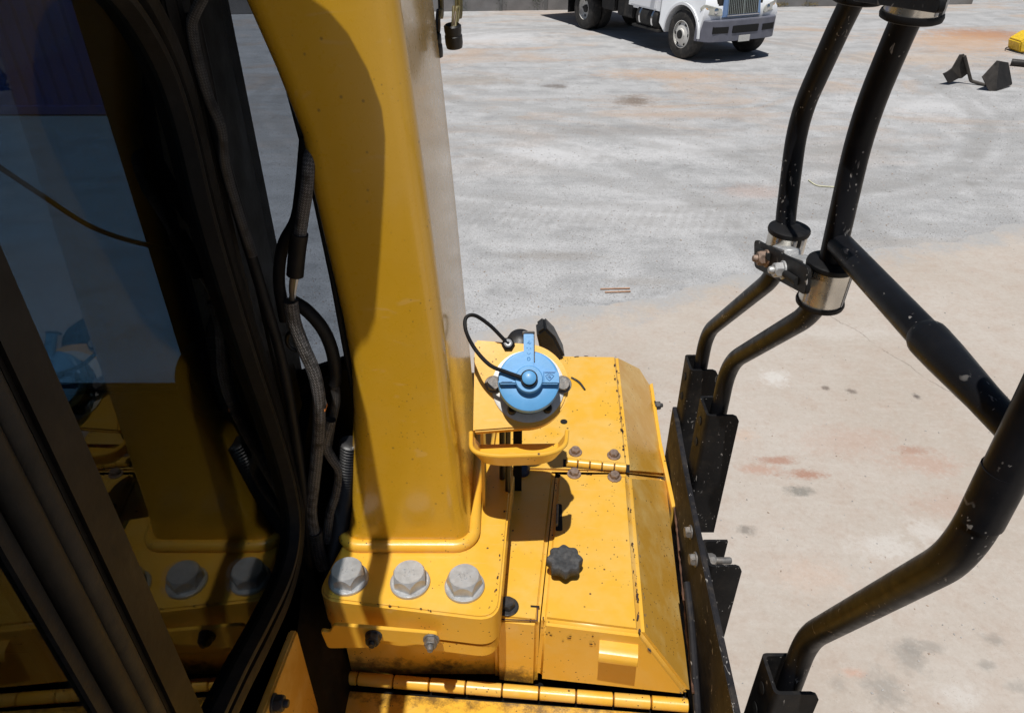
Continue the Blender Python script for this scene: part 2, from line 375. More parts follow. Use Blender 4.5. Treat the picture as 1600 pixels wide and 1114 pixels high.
    b.set(Base_Color=col, Roughness=.93, Normal=n); b.b.inputs['Specular IOR Level'].default_value = .2; M['gravel_ground'] = b.m
def make_concrete():
    b = NB('concrete'); pos = b.coord()
    big = b.noise(pos, .8, 5, .6); med = b.noise(pos, 4.5, 7, .7); fine = b.noise(pos, 60, 5, .75)
    col = b.mix(b.rng(big, .35, .65), (.415, .365, .315), (.465, .42, .375))
    col = b.mix(b.mth('MULTIPLY', b.rng(med, .45, .72), .6), col, (.41, .325, .268))
    stre = b.noise(b.mapping(pos, rot=(0, 0, .3), sc=(1, 5, 1)), 3.2, 6, .7)
    col = b.mix(b.mth('MULTIPLY', b.rng(stre, .5, .72), .22), col, (.56, .525, .485))
    col = b.mix(b.mth('MULTIPLY', b.rng(b.noise(pos, 9, 8, .8), .56, .68), .35), col, (.36, .29, .24))
    red = (.33, .16, .105); wht = (.56, .54, .51); gry = (.24, .225, .205); pk = (.42, .28, .22)
    col = spots(b, col, pos, [(1212, 720, 34, 7, red, .7, .1), (1255, 742, 46, 8, red, .75, -.1), (1190, 733, 40, 8, pk, .8, 0), (1250, 768, 22, 8, (.2, .19, .17), .8, 0),
        (1425, 704, 34, 7, red, .55, .1), (1445, 725, 60, 18, pk, .6, -.2), (1330, 690, 80, 26, pk, .35, 0), (1480, 790, 80, 20, pk, .4, -.2), (1210, 590, 26, 14, wht, .8, 0),
        (1380, 855, 60, 22, wht, .55, .2), (1450, 830, 46, 20, wht, .55, .2), (1300, 520, 120, 12, wht, .3, .1), (1500, 1090, 40, 20, wht, .5, .2),
        (1420, 1030, 30, 26, gry, .55, -.5), (1380, 1078, 34, 30, gry, .55, -.5), (1425, 1012, 16, 16, gry, .45, -.4), (1455, 1012, 22, 9, gry, .5, -.5), (1553, 1000, 22, 11, gry, .55, -.5), (1540, 1040, 14, 8, gry, .55, -.5),
        (1310, 1068, 16, 12, gry, .35, -.5), (1590, 1075, 20, 10, gry, .45, -.4), (1165, 828, 14, 8, (.20, .18, .16), .75, -.6), (1432, 620, 7, 4, (.12, .10, .09), .9, 0), (1330, 612, 9, 4, (.16, .13, .11), .8, 0),
        (1290, 607, 6, 4, (.16, .13, .11), .8, 0), (1330, 1050, 24, 9, (.52, .30, .22), .5, 0), (1160, 680, 26, 10, (.50, .38, .3), .5, 0), (1270, 900, 60, 30, (.50, .39, .32), .5, 0), (1130, 560, 60, 8, (.44, .38, .32), .5, 0)])
    # gravel dust dragged over the far edge of the slab
    a0, b0 = gnd(790, 505), gnd(1600, 352); dd = (b0 - a0); nn0 = Vector((dd.y, -dd.x, 0)).normalized()
    dpe = b.n('VectorMath', operation='DOT_PRODUCT'); b.l(pos, dpe.inputs[0]); dpe.inputs[1].default_value = nn0
    dist = b.mth('SUBTRACT', dpe.outputs['Value'], a0.dot(nn0))
    dust = b.rng(b.mth('ADD', dist, b.mth('MULTIPLY', b.mth('SUBTRACT', b.noise(pos, 2.4, 6, .7), .5), 1.5)), .0, .42, 1, 0)
    spk = b.rng(b.mth('ADD', b.noise(pos, 45, 4, .8), b.mth('MULTIPLY', dust, .28)), .50, .66)
    col = b.mix(b.mth('MULTIPLY', spk, dust), col, (.37, .368, .366))
    # hairline crack
    a, e = gnd(1310, 500), gnd(1600, 690); d = (e - a); d.z = 0; nrm = Vector((-d.y, d.x, 0)).normalized()
    dp = b.n('VectorMath', operation='DOT_PRODUCT'); b.l(pos, dp.inputs[0]); dp.inputs[1].default_value = nrm
    off = b.mth('ADD', b.mth('SUBTRACT', dp.outputs['Value'], a.dot(nrm)), b.mth('MULTIPLY', b.mth('SUBTRACT', b.noise(pos, 3.5, 6, .6), .5), .16))
    crack = b.mth('MULTIPLY', b.rng(b.mth('ABSOLUTE', off), .002, .007, 1, 0), b.rng(b.noise(pos, 6, 3), .38, .5))
    col = b.mix(b.mth('MULTIPLY', crack, .6), col, (.16, .13, .11))
    speck = b.mth('MULTIPLY', b.rng(b.vor(pos, 14), .03, .06, 1, 0), b.rng(b.noise(pos, 2.2, 3), .5, .6))
    col = b.mix(b.mth('MULTIPLY', speck, .8), col, (.15, .12, .10))
    col = b.mix(b.mth('MULTIPLY', b.rng(fine, .58, .75), .28), col, (.30, .26, .22))
    pits = b.mth('MULTIPLY', b.rng(b.vor(pos, 75), .12, .26, 1, 0), b.rng(b.noise(pos, 13, 4, .7), .48, .62))
    col = b.mix(b.mth('MULTIPLY', pits, .55), col, (.27, .225, .185))
    mot = b.noise(pos, 26, 6, .8); col = b.mix(b.mth('MULTIPLY', b.rng(mot, .52, .70), .40), col, (.53, .495, .455)); col = b.mix(b.mth('MULTIPLY', b.rng(mot, .36, .48, 1, 0), .30), col, (.34, .28, .235))
    n = b.bump(b.mth('ADD', med, b.mth('MULTIPLY', fine, .4)), .35, .006)
    b.set(Base_Color=col, Roughness=.88, Normal=n); b.b.inputs['Specular IOR Level'].default_value = .25; M['concrete'] = b.m
make_gravel(); make_concrete()
g = mk('ground', prism([(-150, -150, -.3), (150, -150, -.3), (150, 150, -.3), (-150, 150, -.3)], (0, 0, .3)), 'gravel_ground'); tag(g, kind='structure')
# concrete apron; its far edge is ragged where gravel has spread over it
e0, e1 = gnd(790, 505), gnd(1600, 352); d = (e1 - e0); pts = []
for i in range(-160, 420):
    p = e0 + d * (i / 160); nn = Vector((-d.y, d.x, 0)).normalized()
    pts.append(p + nn * (random.uniform(-.015, .015) + .06 * math.sin(i * .13) + .03 * math.sin(i * .41 + 1)))
pts = [Vector((p.x, p.y, .004)) for p in pts]
bm = bmesh.new(); lo = [bm.verts.new((p.x, -40, .004)) for p in pts]; hi = [bm.verts.new(p) for p in pts]
for i in range(len(pts) - 1): bm.faces.new((lo[i], lo[i + 1], hi[i + 1], hi[i]))
o = mk('concrete_apron', bm, 'concrete'); tag(o, kind='structure')

def stone_mesh(positions, name, mats, label):
    verts, faces = [], []; base = [(1, 0, 0), (-1, 0, 0), (0, 1, 0), (0, -1, 0), (0, 0, 1), (0, 0, -.6)]
    tri = [(0, 2, 4), (2, 1, 4), (1, 3, 4), (3, 0, 4), (2, 0, 5), (1, 2, 5), (3, 1, 5), (0, 3, 5)]; mi = []
    for (x, y, z, s) in positions:
        k = len(verts); a = random.random() * 6.28; ca, sa = math.cos(a), math.sin(a)
        sx, sy, sz = s * random.uniform(.7, 1.4), s * random.uniform(.6, 1.1), s * random.uniform(.4, .8)
        for (u, v, w_) in base:
            u, v = u * sx * random.uniform(.8, 1.2), v * sy * random.uniform(.8, 1.2); verts.append((x + u * ca - v * sa, y + u * sa + v * ca, z + w_ * sz + sz * .3))
        faces += [(k + a_, k + b_, k + c_) for a_, b_, c_ in tri]; mi += [random.randrange(len(mats))] * 8
    me = bpy.data.meshes.new(name); me.from_pydata(verts, [], faces); me.polygons.foreach_set('material_index', mi)
    for m_ in mats: me.materials.append(M[m_])
    o = bpy.data.objects.new(name, me); C.objects.link(o); return tag(o, label, 'gravel', kind='stuff')
simple('stone_light', (.46, .45, .44), .9); simple('stone_mid', (.32, .31, .30), .9); simple('stone_dark', (.20, .185, .17), .9); simple('stone_warm', (.38, .29, .23), .9)
pos_l = []
def edge_side(x, y): q = Vector((x, y, 0)) - e0; return q.x * -d.y + q.y * d.x      # > 0 beyond the edge
while len(pos_l) < 24000:
    y = 4.5 + 13 * random.random() ** 1.5; x = random.uniform(-.85, .85) * y
    s_ = edge_side(x, y) / d.length
    if s_ < -.02 and random.random() > math.exp(s_ * 3.2) * .5: continue
    pos_l.append((x, y, .003, random.choice((.004, .005, .006, .009)) * random.uniform(.7, 1.3) * (.7 + y * .03)))
for k in range(420):
    y = random.uniform(1.7, 6.5); x = random.uniform(.1, 1.0) * y + .2; pos_l.append((x, y, .006, random.uniform(.002, .007)))
stone_mesh(pos_l, 'gravel', ['stone_light', 'stone_mid', 'stone_light', 'stone_light', 'stone_warm', 'stone_mid'], 'loose grey gravel stones scattered over the yard')

# ------------------------------------------------------------------ the machine in the foreground
machine = empty('construction_machine', (0, .9, 0), 'yellow construction machine with bolted post, blue filler cap and black side rails filling the foreground', 'machine')

# --- roll-over post, lofted from eye-level sections (z, left, right)
sec = [(-.884, -.266, -.066), (-.80, -.249, -.0745), (-.716, -.2385, -.078), (-.62, -.2245, -.083), (-.54, -.2175, -.0865), (-.46, -.2195, -.090), (-.36, -.2265, -.0955), (-.295, -.231, -.0995), (-.23, -.2335, -.1035), (-.16, -.250, -.1085), (-.097, -.268, -.113), (.02, -.30, -.121), (.2, -.33, -.13), (.55, -.36, -.14)]
def post_ring(l, r, y0, y1, rad, n=7):
    out = []
    for (cx, cy, a0) in ((l + rad, y0 + rad, 180), (r - rad, y0 + rad, 270), (r - rad, y1 - rad, 0), (l + rad, y1 - rad, 90)):
        for k in range(n + 1): a = R(a0 + 90 * k / n); out.append((cx + rad * math.cos(a), cy + rad * math.sin(a)))
    return out
bm = bmesh.new(); rings = []; fine_sec = []
for (a, b_) in zip(sec, sec[1:]):
    for k in range(3): t = k / 3; fine_sec.append(tuple(p * (1 - t) + q * t for p, q in zip(a, b_)))
fine_sec.append(sec[-1])
for (z, l, r) in fine_sec: rings.append([bm.verts.new(V(x, y, z)) for x, y in post_ring(l, r, .775, 1.12, .024)])
for A, B in zip(rings, rings[1:]):
    for k in range(len(A)): bm.faces.new((A[k], A[(k + 1) % len(A)], B[(k + 1) % len(A)], B[k]))
bm.faces.new(rings[-1])
post = mk('post', bm, 'yellow_post', machine, 50); post['label'] = 'tall yellow tapered post bolted to the deck'
# weld bead around its foot
ringp = [V(x, y, -.874) for x, y in post_ring(-.271, -.062, .770, 1.125, .03)]; ringp += ringp[:2]
mk('weld_bead', tube(ringp, .0105, 12, caps=False), 'yellow', post, 60)
# base plate (two flanges with a seam)
def rounded_plan(pxs, z, rads, n=7):
    return fillet([onz(x, y, z) for x, y in pxs], rads, n, closed=True)
plan = [(491, 934), (779, 969), (802, 720), (760, 690), (546, 800), (546, 829)]
top = rounded_plan(plan, -.88, [.035, .035, .02, .01, .01, .012])
mk('base_plate', prism(top, (0, 0, -.066), .0035, 3), 'yellow', post)
bot = [p + Vector((0, 0, -.0685)) for p in rounded_plan(plan, -.88, [.035, .035, .02, .01, .01, .012])]
cen = sum(bot, Vector()) / len(bot); bot = [cen + (p - cen) * .985 for p in bot]
mk('base_flange', prism(bot, (0, 0, -.03), .003, 2), 'yellow_worn', post)
big_bolt = bolt_mesh('hex_bolt', .046, .020, .0300, .006, 'zinc', 48, marks=True)
# faint raised grade marks on the bolt heads are part of the bolt's relief
for (px, py, sp) in ((545, 906, .35), (641, 911, .15), (726, 917, .5)):
    place('hex_bolt', big_bolt, post, onz(px, py, -.88) + Vector((0, 0, .0005)), (0, 0, sp))
# thin bracket along the front of the flange with two bolts
yb = onz(640, 955, -.88).y - .018
def brk(px, py): return ony(px, py, yb)
bp = fillet([brk(520, 976), brk(684, 990), brk(685, 1010), brk(585, 1000), brk(582, 1012), brk(512, 1013), brk(500, 985), brk(516, 988)], .006, 3, closed=True)
mk('seat_bracket', prism(bp, (0, .006, 0), .0012, 1), 'yellow', post)
sm_dark = bolt_mesh('bolt', .019, .011, .0125, .003, 'bolt_dark', 24, .004)
sm_grey = bolt_mesh('bolt', .019, .009, .0135, .003, 'bolt_grey', 24)
sm_rust = bolt_mesh('bolt', .017, .008, .0135, .003, 'bolt_rust', 24)
sm_stud = bolt_mesh('bolt', .017, .010, .012, .003, 'bolt_grey', 24, .006)
place('bolt', sm_dark, post, brk(584, 992), rot_to((0, -1, .1), .2)); place('bolt', sm_stud, post, brk(674, 998), rot_to((0, -1, .1), .5))

# --- engine deck under the post, and the strip beside the cover
ZD = -.955
yf = .703
hA, hB = onz(505, 1053, -1.118), onz(1075, 1099, -1.118)
grime = [(hA - Vector((0, .9, 0)), hB - Vector((0, .9, 0)), .085, .8)]
yellow('yellow_deck', chips=1.3, dusty=.45, grime=grime)
deck = mk('engine_deck', prism([V(-.285, yf + .006, -.986), V(.05, yf + .006, -.986), V(.05, 1.42, -.986), V(-.285, 1.42, -.986)], (0, 0, -.15), .012, 3), 'yellow_deck', machine)
strip = mk('deck_strip', prism([onz(772, 966, ZD), onz(842.5, 973, ZD), onz(867.5, 737, ZD), onz(869, 700, ZD), onz(869, 660, ZD), onz(770, 660, ZD)], (0, 0, -.17), .007, 3), 'yellow_deck', machine)
place('bolt', bolt_mesh('bolt', .021, .011, .018, .003, 'bolt_dark', 24), strip, onz(793, 948, ZD), (0, 0, .3))
# the little notch and saw-cut seam in the strip
mk('seam', prism([onz(829, 945, ZD + .0006), onz(843, 946, ZD + .0006), onz(843, 949, ZD + .0006), onz(829, 948, ZD + .0006)], (0, 0, -.0004)), 'slot', strip)
mk('seam', prism([onz(780, 966, ZD + .0006), onz(838, 968, ZD + .0006), onz(839, 947, ZD + .0006), onz(841, 947, ZD + .0006), onz(840, 970, ZD + .0006), onz(780, 968, ZD + .0006)], (0, 0, -.0004)), 'rust', strip)
# upright rail beside the plate, under the tray
pr = [onz(797, 742, -.90), onz(804, 742, -.90), onz(784, 880, -.90), onz(777, 880, -.90)]
mk('upright_rail', prism(pr, (0, 0, -.07), .002, 1), 'yellow_worn', machine)
mk('upright_rail', prism([V(-.058, .80, -.93), V(-.052, .80, -.93), V(-.03, 1.2, -.93), V(-.036, 1.2, -.93)], (0, 0, -.06)), 'yellow_worn', machine)

# --- hinged cover: flat top, sloped right flank, sloped front
ZC = -.950
T1, T2, T3, T4 = onz(869, 736, ZC), onz(983, 741, ZC), onz(1004, 990, ZC), onz(845, 970, ZC)
B2, B3, B4 = onz(1042, 745, -1.09), onz(1082, 1090, -1.10), onz(838, 1064, -1.10)
B1 = Vector((T1.x - .002, T1.y, B2.z))
cover = mk('hood_cover', hexa([B1, B2, B3, B4, T1, T2, T3, T4], .009, 3), 'yellow', machine, 40)
cover['label'] = 'yellow hinged cover with sloping flank, star knob and slotted latch'
# fixed rear hood
U1, U2, U3, U4 = onz(867, 732, ZC), onz(983, 738.5, ZC), onz(963, 556, ZC), onz(740, 553, ZC)
L2, L3 = onz(1042, 743, -1.09), onz(1020, 608, -1.09); MID = onz(1001, 573, -1.01)
U0 = onz(758, 732, ZC)
bm = bmesh.new(); dn = lambda p, z: Vector((p.x, p.y, H + z))
vs = {k: bm.verts.new(v) for k, v in dict(a=U0, b=U2, c=U3, d=U4, e=L2, f=L3, m=MID, a0=dn(U0, -1.09), d0=dn(U4, -1.09), c0=dn(U3, -1.09)).items()}
for f_ in (('a', 'b', 'c', 'd'), ('b', 'e', 'f', 'm', 'c'), ('a', 'a0', 'e', 'b'), ('a', 'd', 'd0', 'a0'), ('d', 'c', 'c0', 'd0'), ('c', 'm', 'f', 'c0')): bm.faces.new([vs[i] for i in f_])
bmesh.ops.recalc_face_normals(bm, faces=bm.faces); bev(bm, .006, 2)
hood = mk('rear_hood', bm, 'yellow_worn', machine, 40)
# flank of the hood carries a scratched dustier panel of its own
mk('side_flange', prism([onz(1015, 600, -1.07), onz(1020, 598, -1.07), onz(1034, 690, -1.07), onz(1056, 790, -1.07), onz(1050, 792, -1.07), onz(1028, 690, -1.07)], (0, 0, -.08), .001, 1), 'yellow_worn', hood)
place('bolt', sm_dark, hood, onz(1023, 634, -1.075), rot_to((1, 0, .1)))
mk('screw_hole', lathe([(.0075, 0), (.0075, .0012)], onz(881, 659, ZC + .0005), seg=20), 'slot', hood)
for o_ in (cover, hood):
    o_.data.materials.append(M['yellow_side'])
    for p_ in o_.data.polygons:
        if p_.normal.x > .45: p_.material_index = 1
# hinge of the cover: recess, five knuckles, four bolts
ha, hb = onz(884, 722, ZC + .004), onz(979, 731, ZC + .004)
hinge = mk('cover_hinge', tube([ha, hb], .0035, 10), 'rust', machine)
mk('recess', prism([onz(880, 717, ZC + .0012), onz(984, 726, ZC + .0012), onz(984, 738, ZC + .0012), onz(880, 729, ZC + .0012)], (0, 0, -.0008)), 'slot', hinge)
def knuckles(a, b, n, rad, gap, parent, mat, seg=14):
    L = (b - a).length / n; u = (b - a).normalized()
    me = finish(lathe([(rad * .8, 0), (rad, rad * .12), (rad, L - gap - rad * .12), (rad * .8, L - gap)], (0, 0, 0), seg=seg), 'knuckle', mat)
    for i in range(n): place('knuckle', me, parent, a + u * (i * L + gap / 2), rot_to(u, random.random()))
knuckles(ha, hb, 5, .0095, .0016, hinge, 'yellow_worn')
for (px, py) in ((899, 707), (959, 712), (897, 741), (960, 746)):
    place('bolt', sm_rust, hinge, onz(px, py, ZC), (0, 0, random.random()))
# flaked paint along the worn edges
simple('flake', (.05, .025, .016), .8); simple('flake_grey', (.16, .15, .14), .6)
def flakes(a, b_, inward, n, parent, spread=.006, smax=.0032, mat='flake', up=None, lift=.0007):
    bm = bmesh.new(); u = (b_ - a).normalized(); inn = Vector(inward).normalized(); nn = Vector(up) if up else u.cross(inn).normalized()
    if nn.z < 0: nn = -nn
    cl = [random.random() for _ in range(4)]
    for i in range(int(n * .36)):
        t = random.choice(cl) + random.gauss(0, .035) if random.random() < .75 else random.random(); r0 = random.uniform(.0006, smax) * random.random() ** .7 + .0005
        c_ = a.lerp(b_, min(.985, max(.015, t))) + inn * (abs(random.gauss(0, 1)) * spread * .5 + r0) + nn * lift
        k = random.randint(5, 7); st = random.uniform(1, 2.6)
        bm.faces.new([bm.verts.new(c_ + u * math.cos(j * math.tau / k) * r0 * st * random.uniform(.6, 1.2) + inn * math.sin(j * math.tau / k) * r0 * random.uniform(.6, 1.2)) for j in range(k)])
    o = mk('paint_chips', bm, mat, parent); o['kind'] = 'stuff'; return o
X_ = Vector((-1, 0, 0)); dz = Vector((0, 0, 0))
sl = (B3 - T3).normalized(); fl = (B4 - T4).normalized()
flakes(T2, T3, X_, 60, cover, .009, .003); flakes(T3 + sl * .012, T2 + (B2 - T2).normalized() * .012, sl, 60, cover, .012, .0028, 'flake_grey')
flakes(T3 + sl * .02 + X_ * .004, B3 + X_ * .010, X_, 22, cover, .004, .0045, 'flake_grey'); flakes(T4 + fl * .012, T3 + fl * .012, fl, 40, cover, .02, .0018)
flakes(U2, U3, X_, 70, hood, .008, .0035); flakes(U3 + Vector((0, -.001, 0)), U4, Vector((0, -1, 0)), 40, hood, .006, .003)
flakes(T1, T4, Vector((1, 0, 0)), 26, cover, .006, .002); flakes(T1 + Vector((0, -.003, 0)), T2, Vector((0, -1, 0)), 30, cover, .01, .002)
p0, p1 = onz(560, 943, -.88), onz(745, 964, -.88)
flakes(p0, p1, Vector((0, 1, 0)), 30, post, .004, .0014)
p0, p1 = onz(775, 940, -.88), onz(797, 760, -.88)
flakes(p0, p1, X_, 40, post, .003, .0020)
# star knob
kc = onz(881, 893, ZC)
kn = mk('star_knob', lathe([(.012, 0), (.012, .014), (.024, .015), (.0275, .018), (.028, .030), (.026, .034), (.017, .0355), (.014, .0340), (0, .0335)], kc, seg=64, rfun=lambda a: 1 + .085 * math.cos(8 * a), close=False), 'knob', cover, 45)
# slot with staple
mk('slot', prism(fillet([onz(869, 787, ZC + .0008), onz(878, 787, ZC + .0008), onz(879, 829, ZC + .0008), onz(868, 829, ZC + .0008)], .004, 4, True), (0, 0, -.0005)), 'slot', cover)
mk('staple', tube(fillet([onz(871, 792, ZC), onz(871, 788, ZC + .012), onz(870, 818, ZC + .012), onz(870, 822, ZC)], .004, 4), .0022, 8), 'bolt_grey', cover)
# pull lip on the sloping front
fn = (T3 - T4).cross(B4 - T4).normalized()
if fn.y > 0: fn = -fn
def onf(px, py, k=0): return onp(px, py, T4 + fn * k, fn)
uL = (T3 - T4).normalized(); hL = Vector((fn.x, fn.y, 0)).normalized(); bL = onf(967, 1004)
prf = [(-.002, 0), (.012, -.0005), (.020, -.003), (.0245, -.008), (.026, -.017)]
out_ = [(a, b_) for a, b_ in prf] + [(a - .003, b_ - .0025) for a, b_ in prf[::-1]]
bm = prism([bL - uL * .030 + hL * a + Vector((0, 0, b_)) for a, b_ in out_], uL * .060, .0006, 1)
mk('pull_lip', bm, 'yellow', cover)
# --- long hinge across the front and the deck in front of it
lh = mk('long_hinge', tube([hA, hB], .004, 10), 'rust', machine)
knuckles(hA + Vector((0, -.004, .002)), hB + Vector((0, -.004, .002)), 10, .0108, .0018, lh, 'yellow_deck', 16)
off = Vector((0, -.016, 0))
front = mk('step_panel', prism([hA + off + Vector((-.05, 0, -.008)), hB + off + Vector((.02, 0, -.008)), V(.33, .05, -1.126), V(-.29, .05, -1.126)], (0, 0, -.02), .003, 2), 'yellow_deck', machine)
lv = finish(lathe([(.004, -.0005), (.0105, .0005), (.009, .004), (.003, .006), (0, .0062)], (0, 0, 0), seg=16, rfun=lambda a: 1 + .25 * math.cos(2 * a)), 'louvre', 'yellow_worn')
for r_ in range(4):
    for i in range(12): place('louvre', lv, front, onz(525 + i * 46, 1116 + i * 3.4, -1.126) + Vector((r_ * .004, -r_ * .06, 0)), (0, 0, .2))
mk('inner_tray', box(.06, .23, .76, 1.35, H - 1.12, H - .975, .01), 'cab_black', machine)
wk = mk('added_walkway', box(-.315, .46, -1.4, .045, H - 1.165, H - 1.128, .004), 'black_plate', machine)  # unseen dark platform, added to keep ground bounce off the post
tr_ = finish(box(-.33, .33, -.008, .008, 0, .006, .002), 'tread_bar', 'black_plate')
for i in range(22): place('tread_bar', tr_, wk, V(.06, -1.36 + i * .063, -1.128))
mk('under_deck', box(-.30, .30, .60, 1.40, H - 1.60, H - 1.14, .01), 'cab_black', machine)
mk('chassis', box(-.9, .30, -1.5, 1.40, H - 2.4, H - 1.62, .02), 'yellow_side', machine)

# --- filler box with blue cap
n_ = Vector((0, -.69, .72)).normalized(); e1_ = Vector((1, 0, 0)); e2_ = n_.cross(e1_)
SC = .85
P0 = ony(810, 672, .82)
def onb(px, py, k=0): return onp(px, py, P0 + n_ * k * SC, n_)
fc = onb(822, 602); rad = (onb(889, 602) - fc).length
bl, tl = onb(739, 675), onb(742, 531)
out = [bl]; br = onb(815, 675)
cc = [fc + e1_ * rad * math.cos(a) + e2_ * rad * math.sin(a) for a in [R(-92 + i * 6) for i in range(31)]]
out += cc + [tl]
filler = mk('filler_box', prism(out, -n_ * .035, .003, 2), 'yellow', machine, 40); filler['label'] = 'yellow filler housing carrying the blue cap'
mk('housing_leg', prism([V(-.050, .86, -.68), V(-.045, .86, -.68), V(-.045, .93, -.62), V(-.050, .93, -.62)], (0, 0, -.34)), 'yellow', filler)
mk('housing_leg', prism([V(.002, .975, -.66), V(.018, .975, -.66), V(.018, .980, -.66), V(.002, .980, -.66)], (0, 0, -.31)), 'cab_black', filler)  # black instead of yellow, standing in for the shade under the housing
for dx_, r_, y_ in ((-.004, .0045, .90), (-.014, .005, .93)):
    mk('hose', tube([V(dx_ - .002, y_, -.66), V(dx_ - .004, y_ - .0, -.97)], r_, 12), 'black_plastic', filler)
e1_ = e1_ * SC; e2_ = e2_ * SC
def capl(pr, c, n, seg=32, **kw): return lathe([(r * SC, h * SC) for r, h in pr], c, n, seg, **kw)
cC = onb(825, 604, .0)                       # cap axis foot on the housing
lens = lambda k: cC + n_ * k * SC
mk('mounting_ring', capl([(.030, .0005), (.0645, .0005), (.0645, .003), (.060, .004), (.040, .004)], lens(0), n_, 48), 'ring_white', filler)
mk('neck', capl([(.050, .0035), (.050, .016), (.049, .018), (.049, .036)], lens(0), n_, 48), 'black_plastic', filler)
CZ = .040; cr = .0530
cap = mk('cap', capl([(cr * .93, CZ - .008), (cr, CZ - .004), (cr, CZ + .013), (cr * .975, CZ + .0165), (cr * .90, CZ + .018), (cr * .55, CZ + .0185), (0, CZ + .0185)], lens(0), n_, 64, close=False), 'blue_cap', filler, 40)
def capbox(u0, u1, v0, v1, h0, h1, off=.0015, bm=None):
    P = lambda u, v, h: lens(h) + e1_ * u + e2_ * v
    return hexa([P(u0, v0, h0), P(u1, v0, h0), P(u1, v1, h0), P(u0, v1, h0), P(u0, v0, h1), P(u1, v0, h1), P(u1, v1, h1), P(u0, v1, h1)], off, 2, bm)
zt = CZ + .0185
half = [(math.cos(R(a)) * cr * .90, math.sin(R(a)) * cr * .90) for a in range(0, 181, 9)]
mk('raised_half', prism([lens(zt - .002) + e1_ * u + e2_ * v for u, v in half], n_ * .0075, .0015, 2), 'blue_cap', filler, 40)
bm = capbox(-cr * .955, cr * .955, -.008, .014, zt - .006, zt + .013, .002)
mk('grip_bar', bm, 'blue_cap', filler)
mk('hub', capl([(.0235, zt - .003), (.0235, zt + .0135), (.022, zt + .0155), (0, zt + .0155)], lens(0), n_, 40, close=False), 'blue_cap', filler, 40)
mk('stud', capl([(.0095, zt + .015), (.0095, zt + .0225), (.0118, zt + .0235), (.0118, zt + .0265), (.0095, zt + .0285), (0, zt + .029)], lens(0), n_, 28, close=False), 'blue_cap', filler, 40)
mk('pull_tab', capbox(-.0085, .0085, .016, .080, zt + .004, zt + .011, .0012), 'blue_cap', filler)
mk('tab_end', capbox(-.0105, .0105, .080, .0835, zt - .003, zt + .0125, .0008, capbox(.0086, .0104, .03, .081, zt - .002, zt + .009, .0004)), 'black_plastic', filler)
# relief marks: chevrons and dots on the tab, wave-over-drop pictogram on the bar
def mark(pts, name='mark', h=zt + .0138, r=.0005):
    mk(name, tube([lens(h) + e1_ * u + e2_ * v for u, v in pts], r, 5), 'blue_mark', filler)
ht = zt + .0112
mark([(-.003, .0615), (-.001, .0640), (.0005, .0615), (.003, .0618), (.0042, .0640)], h=ht); mark([(.0005, .0605), (.0005, .0665)], h=ht)
mark([(-.003, .0535), (-.0025, .0545)], h=ht, r=.0007); mark([(.0025, .0540), (.003, .0530)], h=ht, r=.0007); mark([(-.001, .0515), (.001, .0515)], h=ht)
mark([(-.003, .0455), (0, .0425), (.003, .0455)], h=ht)
mark([(-.0025, .0345), (-.002, .0375), (.001, .0378), (.0025, .0350), (.001, .0325), (-.0015, .0325), (-.0025, .0345)], h=ht)
mark([(.027 + i * .0015, .0105 + (.0012 if i % 2 else 0)) for i in range(12)])
mark([(.028, .006), (.0325, .0085), (.0385, .0082), (.042, .0055), (.0385, .0015), (.0345, -.0025), (.030, .0015), (.028, .006)])
mark([(.031, .0045), (.035, .0055), (.0365, .0035), (.033, .0028), (.0375, .0015)])
mark([(.025, .0125), (.046, .0125)]); mark([(.025, .0125), (.025, -.005)])
mark([(-.046 + i * .0012, -.0045 + (.0006 if i % 2 else 0)) for i in range(16)])
# strap from the stud to an eyelet on the housing
cs = [lens(zt + .0215) + e1_ * -.009, onb(790, 581, zt + .020), onb(765, 570, zt + .020), onb(742, 545, zt + .016), onb(728, 517, .050), onb(728, 497, .044), onb(742, 493, .038), onb(765, 508, .026), onb(785, 528, .012), onb(793, 537, .007)]
mk('strap', tube(spline(cs, 8), .0029, 10), 'rubber', filler)
mk('strap_loop', capl([(.0098, zt + .0175), (.0145, zt + .0175), (.0145, zt + .0222), (.0098, zt + .0222)], lens(0), n_, 28), 'rubber', filler)
ey = onb(794, 538)
mk('eyelet', capl([(.012, .001), (.012, .006), (.009, .008)], ey, n_, 6), 'rubber', filler)
mk('washer', capl([(.0075, .007), (.0075, .0095), (.005, .011), (.0025, .0105), (.002, .008)], ey, n_, 20), 'zinc', filler)
for (px, py) in ((771, 601), (879, 601)): place('bolt', sm_grey, filler, onb(px, py, .004), rot_to(n_, .4))
for (px, py) in ((800, 642), (855, 640)): mk('rubber_stop', capl([(.008, .002), (.008, .02), (.006, .024)], onb(px, py, 0), n_, 14), 'rubber', filler)
# black fittings behind the housing
tb = ony(812, 524, 1.15)
mk('breather', lathe([(.022, -.05), (.0235, .0), (.020, .010), (.008, .015), (0, .016)], ony(813, 540, .97) + Vector((0, 0, .006)), (0, -.4, .9), 28, close=False), 'black_plastic', filler, 45)
wd = [ony(838, 522, .95), ony(852, 512, .95), ony(868, 528, .95), ony(884, 560, .95), ony(850, 575, .95)]
mk('fitting', prism(wd, (0, .05, -.008), .004, 2), 'black_plastic', filler)
